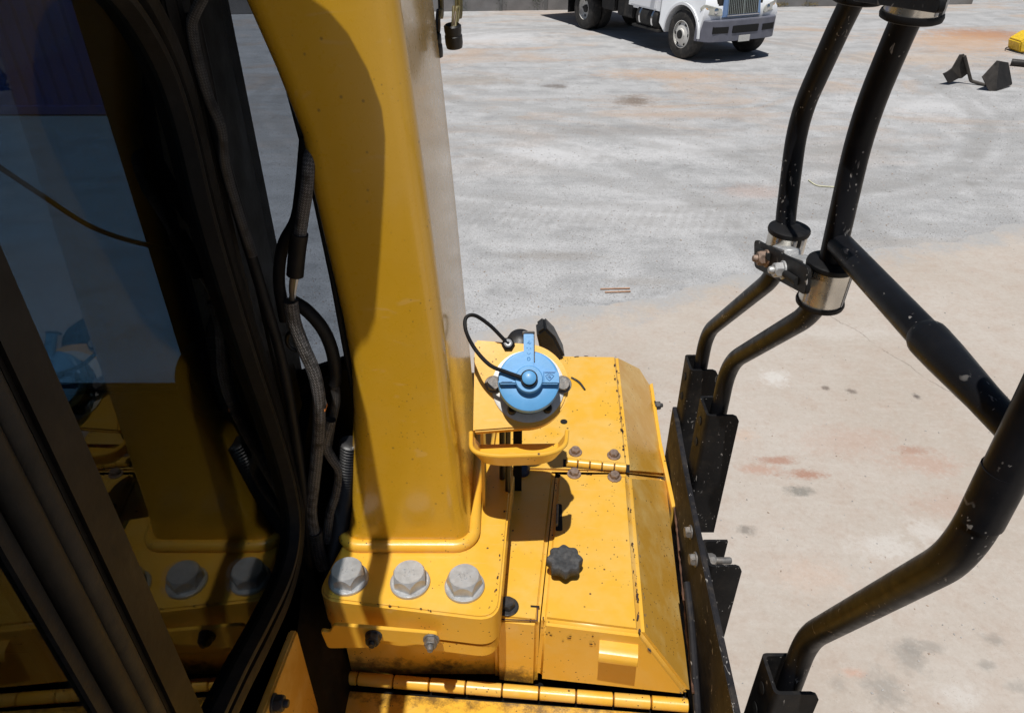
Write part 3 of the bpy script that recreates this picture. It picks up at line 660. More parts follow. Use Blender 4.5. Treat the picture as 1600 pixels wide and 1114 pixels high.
# drip tray below the housing
rim = [onz(736, 676, -.70), onz(736, 706, -.70), onz(772, 713, -.70), onz(856, 710, -.70), onz(884, 698, -.70), onz(886, 674, -.70)]
rim = fillet(rim, .025, 6); mid = sum(rim, Vector()) / len(rim)
bm = bmesh.new(); top_ = [bm.verts.new(p) for p in rim]
low = [bm.verts.new(mid + (p - mid) * .82 + Vector((0, .010, -.026))) for p in rim]
for i in range(len(rim) - 1): bm.faces.new((top_[i], top_[i + 1], low[i + 1], low[i]))
bm.faces.new(low); bmesh.ops.recalc_face_normals(bm, faces=bm.faces); bmesh.ops.solidify(bm, geom=bm.faces[:], thickness=.003)
tray = mk('drip_tray', bm, 'yellow', machine, 50); mk('rim', tube(rim, .0036, 10), 'yellow', tray)
simple('plug_blue', (.012, .02, .05), .4)
mk('blanking_plug', lathe([(.016, 0), (.016, .006), (.011, .012), (0, .013)], onz(815, 737, ZD), (0, 0, 1), 24, close=False), 'plug_blue', machine, 40)
# braided cable end lying on the hood
mk('cable_end', tube(spline([onz(893, 590, ZC + .002), onz(905, 597, ZC + .004), onz(914, 609, ZC + .002)], 6), .0022, 8), 'braid_dark', machine)

# --- black side plate, brackets, sockets and rails on the right
pl = [V(.352, 1.235, -.955), V(.333, 1.0, -.955), V(.322, .82, -.955), V(.313, .66, -.955), V(.302, .45, -.955)]
th = Vector((.010, .0, 0)); bm = bmesh.new()
rows = [[bm.verts.new(p + Vector(o_)) for o_ in ((0, 0, 0), (.010, 0, 0), (.010, 0, -.42), (0, 0, -.42))] for p in spline(pl, 5)]
for A, B in zip(rows, rows[1:]):
    for k in range(4): bm.faces.new((A[k], A[(k + 1) % 4], B[(k + 1) % 4], B[k]))
bm.faces.new(rows[0]); bm.faces.new(rows[-1][::-1]); bmesh.ops.recalc_face_normals(bm, faces=bm.faces); bev(bm, .0015, 2)
plate = mk('side_plate', bm, 'black_plate', machine)
for (y_, z_) in ((.90, -.985), (.84, -.988)):
    place('bolt', sm_grey, plate, V(.330 - (.95 - y_) * .06 - .0005, y_, z_), rot_to((-1, 0, 0), .3))
mk('brace_rod', tube(fillet([V(.30, .80, -1.0), V(.298, .74, -1.02), V(.295, .60, -1.12), V(.29, .45, -1.25)], .04, 6), .006, 10), 'black_plate', plate)
rs = spline([onz(1048 + i * 1.25 + random.uniform(-.5, .5), 735 + i * 12.4, -1.075) for i in range(29)], 2)
mk('rusty_edge', tube(rs, [random.uniform(.001, .003) for _ in rs], 6), 'rust', plate, 60)
def channel(c, hgt, wdt, dep, t=.005, rnd=.012, holes=True, name='rail_socket'):
    """C-channel standing upright, web towards -x, flanges front and back, open to +x; c = top of the web's middle"""
    x0, y0, z0 = c; prof = fillet([(x0 + dep, y0 - wdt / 2, 0), (x0, y0 - wdt / 2, 0), (x0, y0 + wdt / 2, 0), (x0 + dep * .8, y0 + wdt / 2, 0)], .008, 5)
    inn = fillet([(x0 + dep, y0 - wdt / 2 + t, 0), (x0 + t, y0 - wdt / 2 + t, 0), (x0 + t, y0 + wdt / 2 - t, 0), (x0 + dep * .8, y0 + wdt / 2 - t, 0)], .005, 5)
    loop = prof + inn[::-1]; bm = bmesh.new(); rows = []
    for z in (z0, z0 - rnd * .3, z0 - rnd, z0 - hgt):
        k = {0: rnd, 1: rnd * .4}.get([z0, z0 - rnd * .3].index(z) if z in (z0, z0 - rnd * .3) else 9, 0)
        rows.append([bm.verts.new((min(p.x, x0 + dep - k) if p.y < y0 else p.x, p.y, z)) for p in loop])
    for A, B in zip(rows, rows[1:]):
        for i in range(len(A)): bm.faces.new((A[i], A[(i + 1) % len(A)], B[(i + 1) % len(A)], B[i]))
    n = len(prof)
    for i in range(n - 1): bm.faces.new((rows[0][i], rows[0][i + 1], rows[0][2 * n - 2 - i], rows[0][2 * n - 1 - i]))
    o = mk(name, bm, 'black_bracket', machine, 40)
    if holes:
        for k in (.035, .085): mk('bolt_hole', lathe([(.0085, 0), (.0085, .0008)], (x0 - .0010, y0, z0 - k), (-1, 0, 0), 20), 'slot', o)
    return o
s1 = channel(V(.358, 1.20, -.815), .26, .058, .058); s2 = channel(V(.349, 1.03, -.795), .30, .060, .060)
s3 = channel(V(.334, .835, -.965), .20, .060, .058, holes=False, name='bolt_bracket'); s4 = channel(V(.352, .572, -.905), .35, .062, .062)
place('bolt', bolt_mesh('stud_bolt', .022, .012, .014, .003, 'bolt_grey', 24, .026), s3, V(.340, .835, -.985), rot_to((1, 0, 0), .2))
def rail(name, pts, r, fr, mat='black_tube', seg=24): return mk(name, tube(fillet(pts, fr, 8), r, seg), mat, machine, 60)
TR = .0150
E1 = [V(.385, 1.195, -1.02), V(.385, 1.195, -.74), onx(1205, 437, .387), onx(1226, 395, .387), onx(1227, 345, .387), onx(1247, 185, .387), onx(1332, -3, .387), onx(1420, -150, .387)]
rail('outer_rail', E1, .0138, .05)
E2 = [V(.380, 1.03, -1.05), V(.380, 1.03, -.70), onx(1262, 494, .395), onx(1288, 455, .395), onx(1303, 390, .395), onx(1348, 190, .395), onx(1428, 0, .395), onx(1520, -170, .395)]
rail('inner_rail', E2, TR, .055)
Dp = [V(.392, .575, -1.2), V(.390, .575, -.83), onx(1498, 868, .372), onx(1560, 760, .372), onx(1660, 560, .372), onx(1780, 300, .372)]
drail = rail('near_rail', Dp, .0162, .045)
mk('sleeve', tube([onx(1532, 812, .372), onx(1572, 733, .372)], .0169, 24), 'black_tube', drail, 60)
ca, cb = onx(1305, 375, .398), onx(1600, 690, .377)
cu = (cb - ca)
cross = mk('cross_rail', tube([ca, ca + cu * .62], .0152, 24), 'black_tube', machine, 60)
cpts = [ca + cu * .60, ca + cu * .615, ca + cu * .63, ca + cu * .70, ca + cu * .86, cb]
mk('tapered_end', tube(cpts, [.0165, .0182, .0182, .0172, .0135, .012], 24), 'black_tube', cross, 60)
mk('weld_bead', tube([ca + cu.normalized() * .012 + Vector((0, math.cos(a) * .018, math.sin(a) * .018)) for a in [k * math.tau / 24 for k in range(25)]], .003, 8, caps=False), 'black_tube', cross, 60)
# clamps: rubber bush, split metal band, slotted link plate with two bolts
def clamp(ctr, axis, r, hgt, gap_dir, name='rail_clamp'):
    ax = Vector(axis).normalized(); c0 = Vector(ctr)
    o = mk(name, lathe([(r * .6, -hgt / 2), (r, -hgt / 2), (r, hgt / 2), (r * .6, hgt / 2)], c0, ax, 40), 'steel_band', machine)
    for s_ in (-1, 1): mk('rubber_bush', lathe([(TR * .9, 0), (r * 1.06, 0), (r * 1.09, .003), (r * 1.06, .0065), (r * .95, .008), (TR * .9, .0085)], c0 + ax * s_ * hgt / 2, ax * s_, 40), 'rubber', o)
    e1, e2, _ = basis(ax); g_ = Vector(gap_dir); g_ = (g_ - ax * g_.dot(ax)).normalized(); sd = ax.cross(g_)
    P = lambda a, b_, h: c0 + g_ * a + sd * b_ + ax * h
    for s_ in (-1, 1): mk('clamp_lip', hexa([P(r * .93, s_ * .003, -hgt * .48), P(r * 1.0, s_ * .003, -hgt * .48), P(r * 1.0, s_ * .009, -hgt * .48), P(r * .93, s_ * .009, -hgt * .48), P(r * .93, s_ * .003, hgt * .48), P(r * 1.0, s_ * .003, hgt * .48), P(r * 1.0, s_ * .009, hgt * .48), P(r * .93, s_ * .009, hgt * .48)], .001, 1), 'zinc', o)
    mk('split', hexa([P(r * .99, -.003, -hgt * .49), P(r * 1.003, -.003, -hgt * .49), P(r * 1.003, .003, -hgt * .49), P(r * .99, .003, -hgt * .49), P(r * .99, -.003, hgt * .49), P(r * 1.003, -.003, hgt * .49), P(r * 1.003, .003, hgt * .49), P(r * .99, .003, hgt * .49)]), 'slot', o)
    return o
c1 = onx(1227, 383, .387); c2 = onx(1290, 442, .395)
k1 = clamp(c1, (0, -.05, 1), .0265, .040, (.3, -1, 0)); k2 = clamp(c2, (.0, -.06, 1), .0275, .048, (.9, -.6, 0))
XL = .358
lp = fillet([onx(1178, 374, XL), onx(1262, 418, XL), onx(1258, 462, XL), onx(1178, 418, XL)], .010, 5, True)
link = mk('link_plate', prism(lp, (.006, 0, 0), .001, 1), 'black_bracket', machine)
for (a, b_) in (((1186, 392), (1203, 402)), ((1228, 428), (1246, 440))):
    mk('slot', tube([onx(*a, XL - .0004), onx(*b_, XL - .0004)], .0052, 12), 'slot', link)
lb = bolt_mesh('bolt', .018, .011, .0125, .0025, 'bolt_rust', 24, .004); lb2 = bolt_mesh('bolt', .018, .011, .0125, .0025, 'zinc', 24, .004)
place('bolt', lb, link, onx(1198, 404, XL), rot_to((-1, 0, 0), .3)); place('bolt', lb2, link, onx(1224, 422, XL), rot_to((-1, 0, 0), .1))
for (px, py) in ((1210, 395), (1240, 412)): mk('clamp_arm', prism([onx(px - 6, py - 14, XL + .006), onx(px + 16, py - 6, XL + .006), onx(px + 16, py + 20, XL + .006), onx(px - 6, py + 12, XL + .006)], (.022, 0, 0), .002, 1), 'zinc', link)
c3 = onx(1440, -24, .395); clamp(c3, (0, -.1, 1), .0275, .048, (.6, -.8, 0)); c4 = onx(1352, -40, .387); clamp(c4, (0, -.1, 1), .0265, .040, (.3, -1, 0))
lp = fillet([onx(1320, -40, XL), onx(1470, -5, XL), onx(1465, 22, XL), onx(1330, 2, XL)], .01, 5, True)
mk('link_plate', prism(lp, (.006, 0, 0), .001, 1), 'black_bracket', machine)

# ------------------------------------------------------------------ the cab on the left
GX = -.322
fr_px = [(60, -150), (130, -95), (190, -30), (232, 35), (265, 105), (292, 190), (322, 315), (358, 440), (394, 555), (425, 648), (450, 735), (461, 800), (458, 862), (441, 925), (408, 995), (374, 1060), (345, 1120), (300, 1215)]
fr = [onx(x, y, GX) for x, y in fr_px]; frs = spline(fr, 5)
win = [p.copy() for p in frs] + [V(GX, .33, frs[-1].z - H), V(GX, .33, frs[0].z - H)]
window = mk('quarter_window', prism(win, (-.004, 0, 0)), 'cab_glass', machine); window['label'] = 'dark cab side window mirroring the post and its bolts'
# frame: outer rubber, lip, inner trim, as one flat moulding each
def strip_along(name, pts, w0, w1, h0, h1, mat, parent, x=GX):
    """moulding on the glass: w = across (outwards from the pane), h = height off the glass"""
    cenp = V(x, .5, -.45); prof = [(h0, w0), (h1, w0 + .002), (h1 + .001, (w0 + w1) / 2), (h1, w1 - .002), (h0, w1)]
    return mk(name, tube(pts, .01, prof=prof, up=(1, 0, 0)), mat, parent, 50)
strip_along('window_seal', frs, -.021, .001, -.010, .009, 'seal', window); strip_along('window_seal', frs, .001, .015, -.010, .004, 'seal_warm', window)
strip_along('window_frame', frs, .015, .027, -.012, .014, 'seal', window)
# which side is outward is fixed by the sweep direction (checked in the render)
# pillar between the two panes
pil = mk('door_pillar', box(GX - .03, GX + .014, .357, .397, H - 1.15, H + .05, .004), 'cab_brown', machine)
mk('seal_strip', tube([V(GX + .006, .345, -1.15), V(GX + .006, .345, .05)], .0105, 14), 'seal', pil); mk('seal_strip', tube([V(GX + .006, .326, -1.15), V(GX + .006, .326, .05)], .0105, 14), 'seal_warm', pil)
mk('seal_strip', box(GX - .02, GX + .004, .298, .318, H - 1.15, H + .05, .004), 'rubber', pil)
door = mk('door_window', box(GX - .004, GX, -.9, .305, H - 1.08, H - .02), 'cab_glass', machine)
# cab shell
shell = mk('cab_roof', box(-1.62, -.355, -.95, 1.0, H + .0, H + .07, .03, 4), 'cab_black', machine)
mk('roof_edge', box(-.36, GX - .018, -.95, .80, H - .045, H - .002, .006), 'cab_black', shell)
mk('cab_floor', box(-1.6, GX - .01, -.95, .95, H - 1.5, H - 1.4, .01), 'cab_black', machine)
mk('rear_wall', box(-1.6, -.345, .93, .96, H - 1.4, H - .69, .004), 'cab_black', machine)
mk('inner_pillar', box(-.515, -.345, .915, .965, H - .69, H + .01, .006), 'cab_black', machine)
mk('rear_window', box(-1.5, -.515, .945, .949, H - .69, H + .0), 'far_glass', machine)
mk('side_wall', box(-1.62, -1.58, -.95, .95, H - 1.4, H - .5, .01), 'cab_black', machine)
mk('side_window', box(-1.605, -1.601, -.4, .9, H - .5, H + .0), 'far_glass', machine)
mk('front_wall', box(-1.6, -.34, -.95, -.92, H - 1.4, H + .01, .004), 'cab_black', machine)
mk('front_pillar', box(-1.62, -1.52, .90, .965, H - .69, H + .01, .01), 'cab_black', machine)
mk('lower_door', box(GX - .03, GX - .004, -.9, .70, H - 1.40, H - 1.0, .006), 'cab_black', machine)
# rear corner pillar (brown-black) and what fills the gap to the post
cp = mk('corner_pillar', prism([V(-.345, .775, .03), V(-.325, .80, .03), V(-.330, .895, .03), V(-.36, .905, .03)], (0, 0, -.72), .008, 3), 'cab_brown', machine)
mk('pillar_trim', prism([V(-.335, .752, .03), V(-.322, .765, .03), V(-.325, .798, .03), V(-.345, .79, .03)], (0, 0, -.95), .004, 2), 'seal_warm', cp)
rp = mk('corner_window', prism([V(-.345, .905, .0), V(-.235, .985, .0), V(-.235, .988, .0), V(-.345, .908, .0)], (0, 0, -.665)), 'rear_glass', machine)
mk('rear_panel', prism([V(-.36, .93, -.663), V(-.13, 1.085, -.663), V(-.13, 1.10, -.663), V(-.36, .95, -.663)], (0, 0, -.6), .003, 1), 'cab_black', machine)
mk('side_panel', prism([V(-.345, .74, -.80), V(-.328, .74, -.80), V(-.328, .94, -.70), V(-.345, .94, -.70)], (0, 0, -.5)), 'cab_black', machine)
mk('post_edge', prism([V(-.262, .80, .05), V(-.232, .80, -.24), V(-.222, .80, -.40), V(-.218, .80, -.62), V(-.226, .80, -.64), V(-.231, .80, -.42), V(-.238, .80, -.27), V(-.270, .80, .05)], (0, .02, 0), .003, 1), 'rubber', machine)
# yellow side panel below the window and the dark sill beside it
sp = mk('sill_panel', prism([V(-.300, .615, -.868), V(-.300, .30, -.80), V(-.300, .10, -.80), V(-.300, .10, -1.3), V(-.300, .615, -1.3)], (-.012, 0, 0), .003, 2), 'yellow_side', machine)
place('bolt', sm_dark, sp, V(-.300, .50, -.856), rot_to((1, 0, 0), .3))
mk('sill', prism([V(-.33, .61, -1.0), V(-.272, .61, -1.12), V(-.272, .72, -1.12), V(-.285, .72, -1.0), V(-.33, .76, -.9)], (0, 0, -.3)), 'cab_black', machine)
# inside the cab: steering wheel, column and a sagging cable
wc = ony(345, 600, .72) + Vector((-.0, 0, 0)); wc = atd(335, 592, .98)
wh = mk('steering_wheel', tube([wc + Vector((math.cos(a) * .045, math.sin(a) * .02, math.sin(a) * .045)) for a in [k * math.tau / 40 for k in range(41)]], .009, 10, caps=False), 'rubber', machine, 60)
mk('inside_cable', tube(spline([atd(-90, 200, .75), atd(0, 262, .78), atd(60, 302, .8), atd(150, 358, .83), atd(250, 387, .86), atd(330, 392, .9)], 6), .0030, 8), 'slot', machine, 60)
st_ = mk('seat', box(-1.25, -.75, -.1, .45, H - 1.35, H - .95, .06, 4), 'cab_black', machine); mk('seat_back', box(-1.22, -.78, -.2, -.08, H - .95, H - .35, .05, 4), 'cab_black', st_)
# unseen rail and plate, added and shaped to throw shadows on post and base
rp_ = []
for (px, py, k) in ((556, 650, 0), (572, 740, 0), (592, 838, 0), (594, 872, 1), (586, 905, 1), (578, 934, 1), (579, 962, 2), (582, 990, 2)):
    p = ony(px, py, .775) if k == 0 else onz(px, py, -.88) if k == 1 else ony(px, py, yb + .012)
    rp_.append(p - LIGHT * ((H + .05 - p.z) / -LIGHT.z))
rp_ = [Vector((rp_[0].x - .01, .70, H + .05))] + rp_ + [Vector((rp_[-1].x, .2, H + .05)), Vector((rp_[-1].x, -.3, H + .05))]
rl = mk('shadow_rail', tube(rp_, .0155, 16), 'black_tube', machine, 60)  # added out of view to cast the narrow stripe of shade
for y_ in (-.25, .05, .27): mk('stand_off', tube([V(-.272, y_, .05), V(-.37, y_, .045)], .008, 10), 'black_tube', rl)
zb = .06; sh = []
for (px, py) in ((375, -40), (480, 0), (515, 25), (545, 60), (575, 115), (597, 175), (602, 215), (601, 280), (594, 400), (586, 500), (575, 530), (558, 543), (535, 546)):
    p = ony(px, py, .775); t = (zb + H - p.z) / -LIGHT.z; sh.append(p - LIGHT * t)
sh += [Vector((-.40, sh[-1].y, H + zb)), Vector((-.40, sh[0].y, H + zb))]
mk('shadow_plate', prism(sh, (0, 0, .004)), 'black_bracket', machine)  # added shadow caster, outline projected back along the sun from the post

# --- cable harness between the cab and the post
def cable(name, pxs, y, r, mat, parent=machine, seg=14, ribs=0):
    pts = spline([ony(a, b_, y + (c[0] if c else 0)) for a, b_, *c in pxs], 8)
    if ribs:
        L = sum((b_ - a).length for a, b_ in zip(pts, pts[1:])); n = int(L / ribs * 2); out, rr = [], []
        cum = [0]
        for a, b_ in zip(pts, pts[1:]): cum.append(cum[-1] + (b_ - a).length)
        for i in range(n + 1):
            s_ = L * i / n; k = max(j for j in range(len(cum)) if cum[j] <= s_ + 1e-9); k = min(k, len(pts) - 2)
            out.append(pts[k].lerp(pts[k + 1], (s_ - cum[k]) / max(1e-9, cum[k + 1] - cum[k]))); rr.append(r if i % 2 else r * .82)
        return mk(name, tube(out, rr, seg), mat, parent, 60)
    return mk(name, tube(pts, r, seg), mat, parent, 60)
cable('braided_cable', [(500, 215, .05), (484, 245, .01), (480, 290), (474, 330), (468, 372)], .775, .0075, 'braid')
cable('cable_sheath', [(468, 365), (464, 395), (461, 430)], .775, .0105, 'rubber')
cable('bare_wire', [(461, 425), (457, 450), (455, 475)], .775, .0032, 'wire_olive'); cable('bare_wire', [(465, 425), (460, 450), (457, 475)], .777, .003, 'paper'); cable('bare_wire', [(458, 425), (455, 450), (458, 475)], .773, .003, 'wire_brown')
cable('braided_cable', [(454, 470), (460, 505), (475, 545), (490, 580), (498, 620), (498, 670), (494, 720), (489, 765), (486, 800), (492, 840)], .772, .0090, 'braid')
cable('black_hose', [(478, 215), (470, 300), (462, 345), (442, 385), (436, 440), (445, 500)], .80, .0075, 'rubber')
cable('black_hose', [(455, 470), (478, 484), (503, 512), (518, 545), (524, 580), (523, 600)], .80, .0088, 'rubber')
cable('braided_cable', [(521, 590), (525, 625), (517, 665), (512, 700)], .80, .0065, 'braid_dark')
cable('braided_cable', [(517, 655), (508, 690), (516, 712), (530, 735), (526, 770), (516, 800), (511, 845)], .79, .0075, 'braid')
cable('braided_cable', [(492, 830), (497, 860), (505, 885)], .772, .011, 'braid_dark')
cable('corrugated_hose', [(548, 690), (540, 760), (532, 810), (520, 870), (512, 920)], .80, .017, 'black_plastic', ribs=.0055, seg=18)
cable('corrugated_hose', [(404, 640), (418, 700), (436, 760)], .80, .010, 'black_plastic', ribs=.005)
cable('braided_cable', [(318, -5), (303, 25), (300, 45), (308, 90), (325, 150), (345, 200), (352, 260), (372, 330), (395, 400)], .755, .0055, 'braid_dark')
cable('black_hose', [(300, 20), (322, 120), (344, 230), (372, 330), (408, 450), (440, 560), (462, 680), (478, 800), (486, 930)], .770, .007, 'rubber')
cn = mk('connector', box(*[k for k in (-.270, -.256, .768, .782)], H - .60, H - .580, .002), 'paper', machine); mk('connector_label', box(-.2705, -.2555, .7675, .7825, H - .603, H - .599, .0005), 'orange_label', cn)
mk('clip_ring', tube([ony(460, 533, .80) + Vector((math.cos(a) * .010, 0, math.sin(a) * .014)) for a in [k * math.tau / 24 for k in range(25)]], .003, 8, caps=False), 'black_plastic', machine, 60)

# ------------------------------------------------------------------ loose connectors hanging beside the post
def plug(top_px, plug_px, t, r, L, label):
    p = atd(*plug_px, t); root = empty('hanging_connector', p, label, 'connector', 'connectors hanging beside the post')
    body = mk('plug_body', lathe([(r * .55, -L * .62), (r * .9, -L * .58), (r, -L * .40), (r, -L * .1), (r * .93, -L * .08), (r * .93, 0), (r * .98, .003), (r * .98, L * .28), (r * .80, L * .34), (r * .78, L * .30), (r * .70, L * .1), (0, L * .1)], p, (-.05, -.15, 1), 28, close=False), 'black_plastic', root, 40)
    for k in range(5):
        a = k * 1.3; off = Vector((math.cos(a), math.sin(a), 0)) * r * .4
        q = atd(*top_px, t); mid = (p + q) / 2
        pts = [p + off * .6 + Vector((0, 0, L * .05)), p.lerp(q, .3) + off * random.uniform(-1.2, 1.5), p.lerp(q, .65) + off * random.uniform(-1.4, 1.4), q + off * .8, q + off + Vector((0, 0, .35))]
        mk('wire', tube(spline(pts, 8), .0022, 8), random.choice(['wire_olive', 'wire_brown', 'black_plastic', 'wire_olive']), root, 60)
    return root
plug((716, -10), (708, 52), 1.0, .0125, .034, 'black round plug dangling on twisted olive wires, clear of the post')
plug((688, -10), (682, 66), 1.03, .008, .036, 'slim black plug mostly hidden behind the edge of the post')

# ------------------------------------------------------------------ white truck
simple('truck_white', (.84, .86, .89), .22, 0, .02, 3, 0, .6, (.7, .68, .64), .12); simple('truck_blue', (.17, .27, .47), .35, 0, .1, 5, 0, .2)
simple('bumper_grey', (.13, .135, .17), .45, 0, .12, 6, .05, 0, (.30, .27, .24), .2); simple('chrome', (.72, .72, .72), .15, 1, .05, 8, 0)
simple('tyre', (.022, .021, .020), .8, 0, .3, 20, .3, 0, (.12, .10, .085), .6); simple('rim_white', (.70, .69, .66), .45, .1, .1, 9, .05, 0, (.35, .27, .2), .45)
simple('chassis_black', (.012, .012, .012), .7, 0, .3, 12, .1, 0, (.10, .08, .06), .4); simple('bed_brown', (.06, .040, .028), .8, 0, .4, 9, .2, 0, (.16, .12, .09), .4)
simple('lamp_glass', (.55, .55, .50), .12, .2, .2, 12, 0, .6); simple('dark_glass', (.012, .014, .017), .06, 0, .1, 4, 0); simple('amber', (.62, .30, .06), .25)
fwd = Vector((.43, -.903, 0)).normalized(); side = Vector((-fwd.y, fwd.x, 0))   # side = truck's left
nearc = gnd(1066, 92); TO = nearc + side * .95 - fwd * .06
truck = empty('flatbed_truck', (TO.x, TO.y, 0), 'white truck with blue grille surround and grey bumper parked on the gravel', 'truck'); truck.rotation_euler.z = math.atan2(fwd.y, fwd.x)
ORG[truck.name] = Vector((0, 0, 0))
arch = [(math.cos(R(a)) * .60, .50 + math.sin(R(a)) * .60) for a in range(-5, 186, 12)]
profile = [(.62, .66), (.67, .90), (.66, 1.04), (.56, 1.22), (.36, 1.42), (-.05, 1.62), (-.85, 1.88), (-.85, .62), (-.62, .45)] + arch[::-1]
hoodt = mk('hood', prism([(x, -1.03, z) for x, z in profile], (0, 2.06, 0), .05, 3), 'truck_white', truck, 40)
for v_ in hoodt.data.vertices:
    if v_.co.z > 1.0: v_.co.y *= 1 - min(.42, .62 * (v_.co.z - 1.0)) * max(.2, min(1, .5 + v_.co.x * .8))
mk('wheel_liner', box(-.7, .62, -.62, .62, .55, 1.4, .02), 'chassis_black', truck)
for s_ in (-1, 1):
    tr = [(math.cos(R(a)) * .615, s_ * 1.035, .50 + math.sin(R(a)) * .615) for a in range(0, 181, 8)]
    mk('fender_lip', tube(tr, .03, 8, up=(0, 1, 0), prof=[(-.02, -.025), (.02, -.025), (.02, .025), (-.02, .025)]), 'truck_white', truck)
cabt = mk('cab', prism([(-.86, -1.02, .80), (-.86, -1.02, 1.93), (-1.25, -1.0, 2.72), (-2.15, -1.0, 2.78), (-2.2, -1.02, .80)], (0, 2.03, 0), .05, 3), 'truck_white', truck, 40)
mk('windscreen', prism([(-.865, -.85, 1.98), (-.865, .85, 1.98), (-1.205, .80, 2.66), (-1.205, -.80, 2.66)], (.012, 0, .006)), 'dark_glass', cabt)
for s_ in (-1, 1):
    dr = mk('door', box(-2.05, -1.0, s_ * 1.022 - .01, s_ * 1.022 + .01, .88, 1.95, .008), 'truck_white', truck)
    mk('door_glass', box(-1.98, -1.2, s_ * 1.022 - .012, s_ * 1.022 + .012, 1.96, 2.5, .01), 'dark_glass', dr); mk('handle', box(-1.98, -1.85, s_ * 1.035 - .01, s_ * 1.035 + .01, 1.72, 1.76, .004), 'chassis_black', dr)
bpn = fillet([(.88, -.55, 0), (.80, -.92, 0), (.50, -1.05, 0), (.46, -1.02, 0), (.64, -.88, 0), (.72, -.5, 0), (.72, .5, 0), (.64, .88, 0), (.46, 1.02, 0), (.50, 1.05, 0), (.80, .92, 0), (.88, .55, 0)], .12, 5, True)
bumper = mk('bumper', prism([(p.x, p.y, .44) for p in bpn], (0, 0, .42), .03, 3), 'bumper_grey', truck, 40)
for (y0, y1) in ((-.84, -.46), (-.36, .36), (.46, .84)): mk('air_slot', prism([((.893 if abs(y) < .47 else .893 - (abs(y) - .47) * .17), y, .60) for y in (y0, y1)] + [(.7, y1, .60), (.7, y0, .60)], (0, 0, .15), .012, 2), 'slot', bumper)
mk('number_plate', box(.884, .898, -.16, .15, .42, .55, .004), 'ring_white', bumper)
gs = mk('grille_surround', prism([(0.655, -.52, .88), (0.655, .52, .88), (0.575, .46, 1.56), (0.575, -.46, 1.56)], (.055, 0, .01), .015, 2), 'truck_blue', truck)
mk('grille_housing', prism([(.66, -.50, .90), (.66, .50, .90), (.585, .44, 1.53), (.585, -.44, 1.53)], (-.75, 0, .12), .05, 3), 'truck_white', truck, 40)
mk('grille_recess', prism([(0.712, -.41, .95), (0.712, .41, .95), (0.643, .38, 1.50), (0.643, -.38, 1.50)], (.004, 0, 0)), 'chassis_black', gs)
bar = finish(prism([(0.715, -.009, .94), (0.715, .009, .94), (0.645, .009, 1.52), (0.645, -.009, 1.52)], (.016, 0, .002)), 'grille_bar', 'chrome')
for i in range(17): place('grille_bar', bar, gs, (0, -.40 + i * .05, 0))
mk('grille_rim', tube([(0.730, -.44, .93), (0.730, .44, .93)], .022, 10), 'chrome', gs); mk('grille_rim', prism([(0.721, -.02, .94), (0.721, .02, .94), (0.653, .02, 1.5), (0.653, -.02, 1.5)], (.02, 0, 0)), 'chrome', gs)
for s_ in (-1, 1):
    hl = fillet([(0.715, s_ * .56, .92), (0.615, s_ * .96, .96), (0.535, s_ * 1.04, 1.08), (0.595, s_ * .98, 1.16), (0.695, s_ * .58, 1.06)], .04, 4, True)
    h_ = mk('headlight', prism(hl, (.035, 0, .01), .008, 2), 'lamp_glass', truck); mk('headlight_bowl', lathe([(.065, 0), (.05, .012), (.02, .016)], (0.700, s_ * .70, 1.03), (1, 0, .1), 20), 'chrome', h_); mk('turn_lamp', lathe([(.04, 0), (.03, .012)], (0.630, s_ * .93, 1.06), (1, s_ * .4, .1), 16), 'amber', h_)
def wheel(x, y, s_, dual=False):
    root_y = y
    ty = mk('tyre', lathe([(.26, -.13), (.30, -.145), (.42, -.15), (.475, -.135), (.50, -.105), (.505, 0), (.50, .105), (.475, .135), (.42, .15), (.30, .145), (.26, .13)], (x, root_y, .50), (0, s_, 0), 40, close=False), 'tyre', truck, 40)
    if dual: rimp = [(.285, .12), (.27, .11), (.25, .02), (.15, -.02), (.10, -.02), (.10, .05), (.0, .06)]
    else: rimp = [(.285, .14), (.27, .145), (.262, .10), (.20, .125), (.12, .14), (.115, .17), (.07, .18), (.0, .18)]
    rm = mk('rim', lathe(rimp, (x, root_y, .50), (0, s_, 0), 36, close=False), 'rim_white', ty, 40)
    for k in range(6):
        a = k * math.tau / 6; mk('rim_hole', lathe([(.032, 0), (.032, .006)], (x + .215 * math.cos(a), root_y + s_ * (.012 if dual else .118), .50 + .215 * math.sin(a)), (0, s_, 0), 14), 'slot', ty)
    mk('wheel_hub', lathe([(.10, .0), (.09, .05), (.05, .06), (0, .062)], (x, root_y + s_ * (.04 if dual else .14), .50), (0, s_, 0), 20, close=False), 'chassis_black' , ty)
wheel(0, -.88, -1); wheel(0, .88, 1)
for s_ in (-1, 1): wheel(-4.25, s_ * .90, s_, True); wheel(-4.25, s_ * .57, s_, True)
for s_ in (-1, 1): mk('frame_rail', box(-6.4, .6, s_ * .43 - .04, s_ * .43 + .04, .70, .95, .006), 'chassis_black', truck)
mk('axle', tube([(0, -.8, .5), (0, .8, .5)], .07, 12), 'chassis_black', truck); mk('axle', tube([(-4.25, -.8, .5), (-4.25, .8, .5)], .12, 14), 'chassis_black', truck)
mk('engine_pan', box(-1.4, .5, -.38, .38, .45, 1.0, .05), 'chassis_black', truck)
tk = mk('fuel_tank', lathe([(.0, -.42), (.24, -.42), (.265, -.39), (.265, .39), (.24, .42), (0, .42)], (-1.35, -.80, .66), (1, 0, 0), 32, close=False), 'chassis_black', truck, 40)
for x in (-.25, .25): mk('tank_strap', lathe([(.266, -.03), (.272, -.03), (.272, .03), (.266, .03)], (-1.35 + x, -.80, .66), (1, 0, 0), 32), 'chrome', tk)
